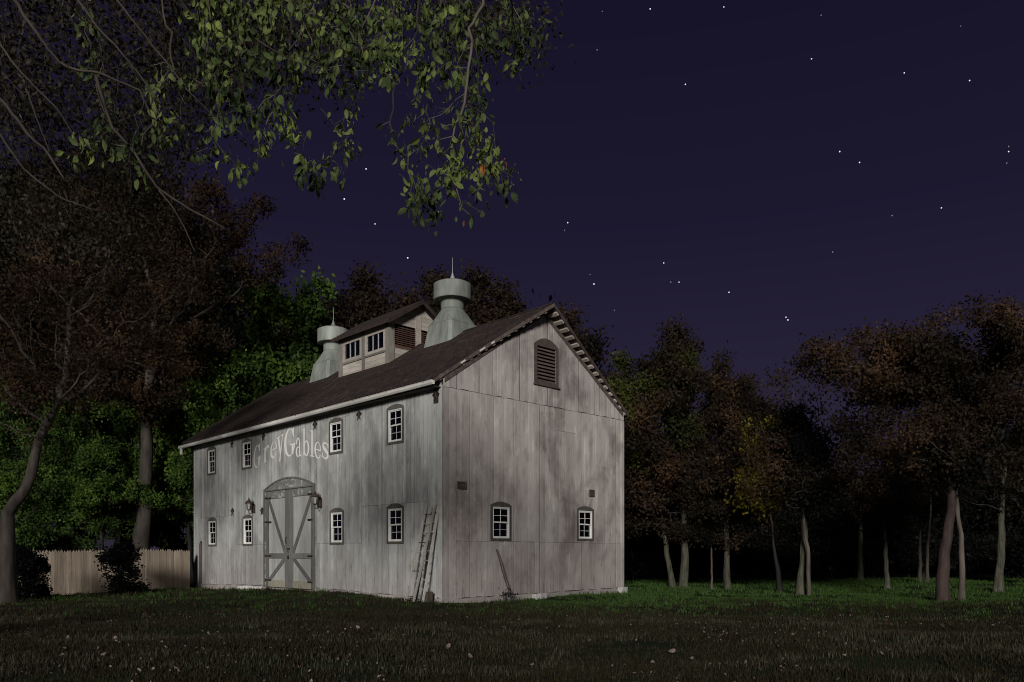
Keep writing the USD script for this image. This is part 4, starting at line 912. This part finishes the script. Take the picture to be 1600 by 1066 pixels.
# ---- behind the barn and on the left
plant("green", "green_tree", 415, 47.0, "lit green tree showing over the left end of the barn roof", s=1.95, rz=30)
plant("green", "green_tree", 480, 53.0, "green tree behind the ventilator at the left end of the roof", s=2.0, rz=200, sz=2.15)
plant("broad", "broad_tree", 560, 60.0, "dark reddish tree far behind the barn, left of the cupola", s=2.05, rz=90)
plant("dark", "dark_tree", 612, 62.0, "small dark tree top far behind the cupola roof", s=2.25, rz=10)
plant("broad", "broad_tree", 690, 55.0, "rust brown tree behind the right ventilator", s=1.95, rz=260)
plant("broad", "broad_tree", 775, 58.0, "dark rounded tree behind the ridge right of the ventilator", s=2.02, rz=330)
plant("dark", "dark_tree", 800, 60.0, "black tree filling in behind the roof ridge", s=2.2, rz=120)
plant("green", "green_tree", 300, 42.5, "low leafy tree against the left barn corner", s=1.05, rz=140)
for k, (px, dd, s, lab) in enumerate([(60, 38.5, 0.9, "bright green understory tree behind the fence, farthest left"), (108, 39.5, 0.95, "bright green understory tree behind the lit panel of fence"), (160, 39, 0.82, "bright green understory tree left of the big dark trunk"), (255, 44.0, 0.9, "green understory tree right of the big dark trunk"), (190, 45, 1.15, "taller green tree behind the big dark trunk"), (20, 44, 1.2, "taller green tree behind the left edge trunk"), (120, 50, 1.3, "tall green tree farthest behind the fence"), (345, 43, 1.3, "green tree between the barn corner and the big dark trunk")]):
    plant("green", "green_tree", px, dd, lab, s=s, rz=rw.uniform(0, 360))
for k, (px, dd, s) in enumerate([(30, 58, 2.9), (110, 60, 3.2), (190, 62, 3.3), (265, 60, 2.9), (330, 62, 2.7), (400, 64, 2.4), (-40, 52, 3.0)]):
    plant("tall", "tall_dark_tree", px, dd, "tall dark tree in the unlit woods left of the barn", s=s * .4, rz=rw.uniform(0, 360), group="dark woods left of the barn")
t2 = thing("big_trunk_tree", "large brown leaved tree with a massive dark trunk behind the fence", "tree", ((222 - 800) / 1222.55 * 40, 40, -0.1))
grow_tree(t2, 31, trunk_path(13.0, (0.5, 0), seed=31), [(-0.6, 0, 15.5, 4.6, 4.0, 4.5), (-4.4, 0, 13, 3.8, 3.0, 3.8), (2.4, 0, 13, 3.0, 3.0, 3.4), (0.0, -1.5, 10, 3.4, 2.5, 1.8), (-2.5, -1, 19.0, 4.0, 3, 3.0), (1.5, -.5, 19, 3, 2.5, 2.4), (4.4, 0, 18.0, 2.8, 2.4, 2.0), (6.4, 0, 16.4, 2.0, 2.0, 1.4)], 2600, 0.50, 0.014, "leaf_brown", "bark_mid", 46000, (0.18, 0.115), spread=0.26, clump=0.5, D=0.5)
t1 = thing("forked_tree", "pale forked tree with brown foliage at the left edge before the fence", "tree", ((8 - 800) / 1222.55 * 25.6, 25.6, -0.15))
rt1 = np.vstack([trunk_path(3.2, (0.1, 0), seed=33, wob=0.05), [[0.30, 0, 3.4], [0.62, 0, 3.75], [0.86, 0, 4.3], [0.98, 0.0, 4.9], [1.1, 0, 5.5], [1.45, 0, 6.1], [1.75, 0, 6.6]]])
grow_tree(t1, 33, rt1, [(1.4, 0, 9.2, 2.8, 2.2, 2.4), (4.0, -0.3, 8.6, 2.4, 2.0, 1.5), (0.0, 0.2, 11.5, 3.0, 2.2, 2.4), (5.0, 0, 10.6, 2.6, 2.0, 1.8), (2.6, 0, 12.6, 2.6, 2.0, 1.8), (-1, 0, 7.4, 1.6, 1.6, 1.8), (0.9, -0.5, 6.1, 1.2, 0.9, 1.0), (2.4, -.3, 6.9, 1.3, 1, .9)], 2300, 0.31, 0.007, "leaf_brown", "bark_mid", 24000, (0.115, 0.07), spread=0.2, clump=0.42, D=0.28, flare=0.5)

# ---- picket fence from the barn's left corner
F0, F1 = np.array([-15.0, 36.4]), np.array([-21.2, 26.6]); fd = (F1 - F0) / np.linalg.norm(F1 - F0); fl = np.linalg.norm(F1 - F0)
fence = thing("picket_fence", "tall brown picket fence between the left edge trunk and the barn", "fence", (F0[0], F0[1], 0), math.degrees(math.atan2(fd[1], fd[0])))
fz_ = lambda u: float(ground_z(*(F0 + fd * u)))
rf_ = random.Random(4); u = 0.0
while u < fl:
    w = 0.118; zb = fz_(u) - 0.03; h = 1.84 + rf_.uniform(-.03, .03); ti = rf_.uniform(-.012, .012)
    pg = Polygon([(u, zb), (u + w - .006, zb), (u + w - .006 + ti, zb + h - .10), (u + w / 2 + ti, zb + h), (u + ti, zb + h - .10)])
    # the camera side is the fence's +y side
    obj("picket", MB().poly(pg, 0.02, lambda a, b, c: np.stack([a, c, b], -1)), M("picket_wood"), fence); u += w
for zz in (0.35, 1.40):
    q = [(uu, -0.05, fz_(uu) + zz) for uu in np.linspace(0, fl, 24)]; mb = MB()
    for a_, b_ in zip(q[:-1], q[1:]): mb.bar(a_, b_, 0.045, 0.09)
    obj("rail", mb, M("picket_wood"), fence)
for uu in np.arange(0, fl + .1, 2.4): obj("post", MB().box((uu - .05, -.19, fz_(uu) - .3), (uu + .05, -.08, fz_(uu) + 1.75)), M("picket_wood"), fence)
gp_ = thing("gate_post", "dark post between the fence end and the barn corner", "post", (-14.6, 36.75, 0)); obj("post_body", MB().box((-.07, -.07, -.2), (.07, .07, 2.0)).box((-.085, -.085, 2.0), (.085, .085, 2.04)), M("old_wood"), gp_); obj("finial_knob", trimesh.creation.icosphere(2, 0.06).apply_translation([0, 0, 2.09]), M("old_wood"), gp_)
plant("shade", "ivy_shrub", 187, 31.6, "tall black shrub added for the shadow on the fence between its two lit panels", "shrub", 1.25, 10, sz=1.0)  # these three shrubs are added to imitate shadow falling on the pickets
plant("shade", "ivy_shrub", 38, 28.2, "dark shrub added for the shadow on the fence beside the left edge trunk", "shrub", 0.95, 200)
plant("shade", "ivy_shrub", 62, 29.0, "smaller dark shrub added for the shadow left of the first lit fence panel", "shrub", 0.72, 100)
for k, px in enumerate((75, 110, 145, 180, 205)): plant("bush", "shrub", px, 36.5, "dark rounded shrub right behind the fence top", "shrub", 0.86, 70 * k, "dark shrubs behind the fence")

# ---- the tree over the camera: trunk out of view on the left, boughs hanging into the picture
ov = thing("overhanging_tree", "tree whose leafy boughs hang into the picture from the top left", "tree", (-11.6, 8.6, 0))
o0 = np.array([-11.6, 8.6, 0.0]); rs = np.random.RandomState(77)
def spots(lst):
    out = []
    for cx, cy, rx, ry, d0, d1, n in lst:
        t = rs.uniform(0, 2 * np.pi, n); q = np.sqrt(rs.uniform(0, 1, n))
        out += [PX(cx + rx * q_ * math.cos(t_), cy + ry * q_ * math.sin(t_), rs.uniform(d0, d1)) for t_, q_ in zip(t, q)]
    return np.array(out) - o0
root = np.array([(0, 0, -.2), (0, 0, 1.5), (0.15, 0, 3.2), (0.5, -.1, 5.0), (1.2, -.2, 6.4), (2.4, -.4, 7.4), (3.6, -.5, 7.9), (5.0, -.6, 8.1), (6.4, -.8, 8.1), (7.8, -.9, 8.0), (9.2, -.9, 7.9), (10.4, -.8, 7.8), (11.4, -.8, 7.6)], float)
rr = []; 
for a_, b_ in zip(root[:-1], root[1:]): rr += [a_ + (b_ - a_) * t for t in np.linspace(0, 1, 6)[:-1]]
rr.append(root[-1])
bright = spots([(430, 50, 110, 70, 7.2, 8.8, 130), (560, 70, 130, 80, 7.2, 8.8, 190), (365, 180, 40, 110, 7.4, 8.2, 80), (430, 190, 40, 60, 7.4, 8.2, 34), (650, 40, 130, 60, 7.4, 9.2, 130), (640, 210, 60, 50, 7.3, 8.2, 44),
    (715, 235, 60, 70, 7.2, 8.2, 110), (660, 320, 26, 42, 7.2, 7.8, 32), (770, 282, 48, 26, 7.2, 7.8, 40), (735, 330, 24, 12, 7.2, 7.7, 10), (745, 200, 30, 40, 7.3, 7.9, 30), (500, 245, 46, 42, 7.5, 8.1, 40), (700, 140, 60, 50, 7.5, 8.6, 50), (790, 50, 70, 60, 8.4, 9.6, 60), (480, 275, 20, 16, 7.4, 7.9, 10), (340, 90, 60, 80, 7.4, 8.6, 50),
    (230, 272, 22, 20, 7.2, 7.8, 8), (130, 240, 30, 24, 7.0, 7.6, 9), (190, 225, 26, 26, 7.1, 7.6, 8), (250, 130, 40, 30, 7.4, 8.0, 10), (300, 190, 34, 40, 7.4, 8.2, 12), (240, 200, 24, 20, 7.3, 7.9, 6)])
nodes, par = colonize(rs, rr, bright, 0.13, 2.0, 0.15, iters=60, wob=0.3)
rad = radii(par, 0.30, 0.003, 2.1); rad[:len(rr)] = np.linspace(0.30, 0.05, len(rr))
obj("trunk", wood(nodes, par, rad, 0.002, flare=0.3), M("bark_grey"), ov, smooth=50)
def big_leaves(pos, L):
    """curved pointed blades that hang from short stalks: one (v, f) each."""
    out = []
    for p in pos:
        d = np.array([rs.normal() * .55, rs.normal() * .55, -1.0 + rs.normal() * .35]); d /= np.linalg.norm(d)
        s = np.cross(d, rs.normal(size=3) + [0, -0.6, 0]); s /= np.linalg.norm(s); nn = np.cross(s, d)
        l = L * rs.uniform(.42, 1.45); w = l * rs.uniform(.17, .30); c = rs.uniform(-.25, .3) * l
        t = np.array([0, .22, .5, .78, 1.0]); ww = np.array([.08, .75, 1, .62, .0]) * w
        mid = p + np.outer(t * l, d) + np.outer(c * (t * 2 - 1) ** 2, nn)
        v = [mid[0]]; f = []
        for k in (1, 2, 3): v += [mid[k] + s * ww[k] + nn * ww[k] * .25, mid[k], mid[k] - s * ww[k] + nn * ww[k] * .25]
        v.append(mid[4]); v.append(p - d * l * .3 + nn * .004); v.append(p - d * l * .3 - nn * .004)
        f = [[0, 1, 2], [0, 2, 3], [1, 4, 5], [1, 5, 2], [2, 5, 6], [2, 6, 3], [4, 7, 8], [4, 8, 5], [5, 8, 9], [5, 9, 6], [7, 10, 8], [8, 10, 9], [11, 12, 0]]
        out.append((np.array(v), np.array(f)))
    return out
tw = np.where(rad < 0.008)[0]; tw = tw[tw >= len(rr)]
inview = [k for k in tw if (nodes[k] + o0)[1] > 2]
wl = np.clip(meshkit.noise(nodes[inview] * 2.4, 61) * 2.4 - .6, .06, 1); kk = rs.choice(inview, 3600, p=wl / wl.sum()); lp = nodes[kk] + rs.normal(size=(3600, 3)) * 0.05
LV_ = big_leaves(lp, 0.088)
near = np.argsort([np.linalg.norm(v.mean(0) + o0 - [0, 0, CAM_Z]) for v, f in LV_])
vis = [k for k in near if abs((LV_[k][0].mean(0) + o0)[0] / (LV_[k][0].mean(0) + o0)[1]) < .65 and ((LV_[k][0].mean(0) + o0)[2] - CAM_Z) / (LV_[k][0].mean(0) + o0)[1] < .70]
single = set(vis[:300])
for k in vis[:300]: obj("leaf", LV_[k], M("leaf_near" if rs.uniform() > .025 else "leaf_orange"), ov)
mb = MB()
for k in range(len(LV_)):
    if k not in single: mb.add(*LV_[k])
tag(obj("foliage", mb, M("leaf_near"), ov), kind="stuff")
# small leaves of a farther bough at the top, and the dull mass on the left
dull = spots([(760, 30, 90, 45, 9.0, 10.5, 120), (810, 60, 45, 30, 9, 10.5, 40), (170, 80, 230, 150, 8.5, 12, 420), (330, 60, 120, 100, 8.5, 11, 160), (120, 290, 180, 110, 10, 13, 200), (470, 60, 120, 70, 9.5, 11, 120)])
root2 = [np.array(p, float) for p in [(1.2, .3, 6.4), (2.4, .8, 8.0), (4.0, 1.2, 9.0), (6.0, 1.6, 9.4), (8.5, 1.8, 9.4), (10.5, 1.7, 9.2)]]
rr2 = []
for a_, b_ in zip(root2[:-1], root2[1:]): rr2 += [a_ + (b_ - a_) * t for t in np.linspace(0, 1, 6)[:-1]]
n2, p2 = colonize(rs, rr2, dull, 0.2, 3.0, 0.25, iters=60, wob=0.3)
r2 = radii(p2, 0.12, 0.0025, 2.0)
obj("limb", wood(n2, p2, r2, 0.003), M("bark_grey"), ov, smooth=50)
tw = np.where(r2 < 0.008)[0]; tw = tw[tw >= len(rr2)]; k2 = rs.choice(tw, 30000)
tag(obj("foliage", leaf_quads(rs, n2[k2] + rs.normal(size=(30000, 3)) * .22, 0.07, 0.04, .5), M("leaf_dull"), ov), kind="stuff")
# long bare twigs sweeping down on the left
TW = [([(-40, -60), (20, 0), (60, 60), (95, 98)], 6.8, .022), ([(95, 98), (107, 104), (157, 115), (219, 138), (236, 170)], 6.8, .014), ([(-30, 130), (10, 165), (45, 215), (73, 242), (100, 285)], 6.6, .018), ([(40, 140), (60, 200), (73, 242)], 6.7, .01),
      ([(150, 120), (174, 197), (214, 247), (247, 298), (304, 337), (349, 360)], 7.2, .017), ([(247, 298), (280, 350), (300, 395)], 7.2, .008), ([(100, -30), (150, 40), (200, 95), (250, 160)], 7.0, .012), ([(160, -30), (230, 60), (290, 140), (335, 185)], 7.3, .010),
      ([(-20, 40), (30, 110), (90, 170), (125, 230)], 6.9, .011), ([(-10, 200), (40, 270), (95, 310), (150, 330)], 7.1, .012), ([(500, 170), (530, 205), (548, 235)], 7.6, .006), ([(400, 60), (450, 90), (510, 110)], 7.4, .008)]
for pts, dd, r0 in TW:
    p = np.array([PX(a_, b_, dd + .03 * i) for i, (a_, b_) in enumerate(pts)]) - o0
    t = np.linspace(0, len(p) - 1, 5 * len(p)); from_ = np.arange(len(p))
    q = np.stack([np.interp(t, from_, p[:, c]) for c in range(3)], 1); q += np.cumsum(rs.normal(size=q.shape), 0) * 0.004
    obj("twig", MB().tube(q, np.linspace(r0, r0 * .45, len(q)), 6), M("bark_mid"), ov, smooth=True)

# ------------------------------------------------------------------ grass and fallen leaves
def tuft(seed, nb, h, w, spread):
    r_ = np.random.RandomState(seed); v, f = [], []
    for k in range(nb):
        b = np.array([*(r_.normal(size=2) * spread), -0.01]); a = r_.uniform(0, 6.28); hh = h * r_.uniform(.5, 1.2); l = r_.uniform(.1, .75) * hh
        s = np.array([math.cos(a + 1.57), math.sin(a + 1.57), 0]) * w; dr = np.array([math.cos(a), math.sin(a), 0]); n = len(v)
        v += [b - s, b + s, b + dr * l * .35 + [0, 0, hh * .6] - s * .7, b + dr * l * .35 + [0, 0, hh * .6] + s * .7, b + dr * l + [0, 0, hh * .95]]
        f += [[n, n + 1, n + 3], [n, n + 3, n + 2], [n + 2, n + 3, n + 4]]
    return np.array(v), np.array(f)
gi = UsdGeom.PointInstancer.Define(stage, "/World/grass")
tag(gi.GetPrim(), "short dark grass covering the lawn", "grass", kind="stuff")
protos = []
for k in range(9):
    m_ = obj("blades", tuft(k, 16 if k % 4 < 3 else 26, 0.075 if k < 4 else 0.07 if k < 8 else .13, 0.0055 if k < 4 else .007, 0.075 if k % 4 < 3 else .05), M("grass_near_shaded" if k < 4 else "grass_green_lit" if k < 8 else "grass_pale"), gi.GetPrim()); protos.append(m_.GetPath())
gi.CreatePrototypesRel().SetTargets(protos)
rs = np.random.RandomState(5); P_, S_, I_ = [], [], []
for y0_, y1_, dens, sc in ((8.6, 13, 95, 1.0), (13, 19, 52, 1.15), (19, 28, 24, 1.4), (28, 48, 8, 1.9)):
    n = int(dens * (y1_ ** 2 - y0_ ** 2) * .5 * 1.42)
    yy = np.sqrt(rs.uniform(y0_ ** 2, y1_ ** 2, n)); xx = rs.uniform(-.71, .71, n) * yy
    lx = (xx - CORNER[0]) * D2[0] + (yy - CORNER[1]) * D2[1]; ly = (xx - CORNER[0]) * D1[0] + (yy - CORNER[1]) * D1[1]
    ok = ~((lx > -0.1) & (lx < WID + .1) & (ly > -0.1) & (ly < LEN + .1)); xx, yy = xx[ok], yy[ok]; n = len(xx)
    q = np.stack([xx * .45, yy * .45, xx * 0], -1); keep = meshkit.noise(q, 8) + rs.uniform(-.35, .35, n) > .28; xx, yy = xx[keep], yy[keep]; n = len(xx)
    green = np.clip((yy - 17) / 9, 0, 1) ** 1.5 * np.clip((xx + 6) / 8, 0.35, 1) > rs.uniform(0.05, 1, n)  # picks brighter tufts where the lawn is lit, duller ones where shade lies
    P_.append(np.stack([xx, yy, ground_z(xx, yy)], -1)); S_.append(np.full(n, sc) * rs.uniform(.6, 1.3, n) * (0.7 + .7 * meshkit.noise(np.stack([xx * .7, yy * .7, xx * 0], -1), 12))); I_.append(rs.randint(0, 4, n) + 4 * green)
n = 2600; yy = np.sqrt(rs.uniform(8.6 ** 2, 19 ** 2, n)); xx = rs.uniform(-.71, .71, n) * yy; keep = meshkit.noise(np.stack([xx * .55, yy * .9, xx * 0], -1), 21) > .56; xx, yy = xx[keep], yy[keep]
P_.append(np.stack([xx, yy, ground_z(xx, yy)], -1)); S_.append(rs.uniform(.6, 1.15, len(xx))); I_.append(np.full(len(xx), 8))
P_ = np.vstack(P_); S_ = np.concatenate(S_); I_ = np.concatenate(I_); ang = rs.uniform(0, np.pi, len(P_))
gi.CreatePositionsAttr(Vt.Vec3fArray.FromNumpy(P_.astype(np.float32))); gi.CreateProtoIndicesAttr(Vt.IntArray.FromNumpy(I_.astype(np.int32)))
gi.CreateScalesAttr(Vt.Vec3fArray.FromNumpy(np.repeat(S_[:, None], 3, 1).astype(np.float32)))
gi.CreateOrientationsAttr(Vt.QuathArray([Gf.Quath(float(math.cos(a_)), 0.0, 0.0, float(math.sin(a_))) for a_ in ang]))
# weeds at the foot of the gable
weed = thing("weed", "small dark weed at the foot of the leaning sticks", "plant", B(2.55, -0.22, 0.0), 20)
obj("stems", tuft(50, 14, 0.42, 0.004, 0.03), M("leaf_dark"), weed); obj("leaves", leaf_quads(np.random.RandomState(6), np.random.RandomState(7).normal(size=(70, 3)) * [.14, .10, .10] + [0, 0, .24], .09, .05), M("leaf_dark"), weed)
# fallen leaves: the larger pale ones singly, the small ones as litter
rs = np.random.RandomState(15)
def fallen(L):
    v, f = [], []; t = np.linspace(0, 2 * np.pi, 10)[:-1]; c = rs.uniform(.25, .5)
    for a_ in t: v.append((L * .5 * math.cos(a_) * (1 + .12 * math.cos(3 * a_)), L * .33 * math.sin(a_), L * c * (math.cos(a_) ** 2) * .6))
    v = [(0, 0, 0)] + v; f = [[0, k + 1, (k + 1) % 9 + 1] for k in range(9)]
    v = np.array(v) @ trimesh.transformations.euler_matrix(rs.uniform(-.9, .9), rs.uniform(-.9, .9), rs.uniform(0, 6.28))[:3, :3].T
    return v, np.array(f)
FL = [(40, 995), (105, 1000), (180, 1000), (293, 1001), (345, 1010), (350, 1023), (425, 1025), (610, 1008), (275, 1045), (163, 1030), (445, 1020), (515, 1018), (545, 1032), (150, 1040), (700, 1015), (735, 1022), (100, 1022), (1020, 1035), (990, 1050), (920, 1005), (1165, 1040), (1050, 1020), (1132, 1055), (560, 990), (660, 1028), (1080, 1030), (1310, 1062), (830, 1030)]
for k, (px, py) in enumerate(FL):
    dd = 1222.55 * 1.58 / (py - 863.7); X = (px - 800) / 1222.55 * dd
    t = obj("fallen_leaf", fallen(rs.uniform(.075, .125)), M("litter")); tag(t, "pale curled leaf lying on the dark foreground grass", "leaf", "fallen leaves on the foreground grass")
    UsdGeom.Xformable(t).AddTranslateOp().Set(Gf.Vec3d(X, dd, float(ground_z(X, dd)) + .05))
mb = MB()
for k in range(1900):
    yy = math.sqrt(rs.uniform(8.8 ** 2, 20 ** 2)); xx = rs.uniform(-.7, .7) * yy
    if meshkit.noise(np.array([[xx * .4, yy * .4, 0]]), 30)[0] < .42: continue
    v, f = fallen(rs.uniform(.03, .06)); mb.add(v + [xx, yy, float(ground_z(xx, yy)) + rs.uniform(.0, .05)], f)
tag(obj("leaf_litter", mb, M("litter")), "small fallen leaves scattered through the foreground grass", "leaf litter", kind="stuff")

# ------------------------------------------------------------------ stars
STARS = [(941, 18, 0), (1016, 14, 1), (1131, 11, 1), (933, 78, 0), (1071, 132, 1), (1268, 92, 1), (1283, 24, 0), (1413, 114, 1), (1515, 126, 1), (1576, 229, 0), (1576, 237, 1), (1573, 255, 0), (1312, 237, 1), (1343, 254, 1), (1471, 325, 1), (1394, 337, 0), (1301, 394, 0), (1037, 411, 1), (1048, 441, 0), (1061, 441, 1), (1139, 457, 1),
         (1228, 496, 1), (1231, 500, 1), (922, 429, 0), (928, 444, 1), (960, 485, 0), (887, 348, 1), (882, 360, 0), (685, 331, 0), (637, 403, 1), (586, 350, 1), (538, 311, 1), (572, 264, 1), (1501, 41, 0)]
UNIQ = ["faint star at the top edge just right of the boughs", "bright star at the top edge, left of the sky's centre", "bright star at the top edge over the barn's right eave", "faint star right of the boughs' top end, below two brighter ones", "bright star high in the sky, alone in its part",
        "bright star right of the sky's centre, upper half", "faint star at the top edge right of centre", "bright star high in the upper right sky, left of another", "bright star in the upper right sky, nearest that corner", "faint upper star of three in a column at the right edge", "bright middle star of three in a column at the right edge",
        "faint lowest star of three in a column at the right edge", "bright left star of a wide pair in the right sky", "bright right star of a wide pair in the right sky", "lone bright star above the big spreading tree at the right", "faint star left of the lone one above the spreading tree", "faint star in the right sky, between the wide pair and the tight pair",
        "bright star over the level pair right of the barn's peak", "faint left star of a level pair right of the barn's peak", "bright right star of a level pair right of the barn's peak", "bright star low in the sky over the tree beside the barn", "upper left star of the tight bright pair low over the right trees", "lower right star of the tight bright pair low over the right trees",
        "faint upper star of two just above the barn's peak", "bright lower star of two just above the barn's peak", "faint lowest star right of the barn's peak", "bright star of a slanting pair above the right ventilator", "faint star of a slanting pair above the right ventilator", "faint star beside the lowest tip of the boughs", "bright star just above the cupola roof",
        "bright star under the boughs, left of the cupola, lowest of a row of three", "bright star under the boughs, leftmost of a row of three", "bright star under the boughs, topmost of a row of three", "faint star at the top edge, far right"]
for (px, py, br), lab in zip(STARS, UNIQ):
    s = trimesh.creation.icosphere(1, (1.2 if br else 0.9) * (0.85 + 0.35 * ((px * 7 + py * 13) % 10) / 10)); p = PX(px, py, 1400.0)
    t = obj("star", s, M("starlight" if br else "starlight_faint"))
    tag(t, lab, "star", "bright stars in the night sky" if br else "faint stars in the night sky")
    UsdGeom.Xformable(t).AddTranslateOp().Set(Gf.Vec3d(*p))
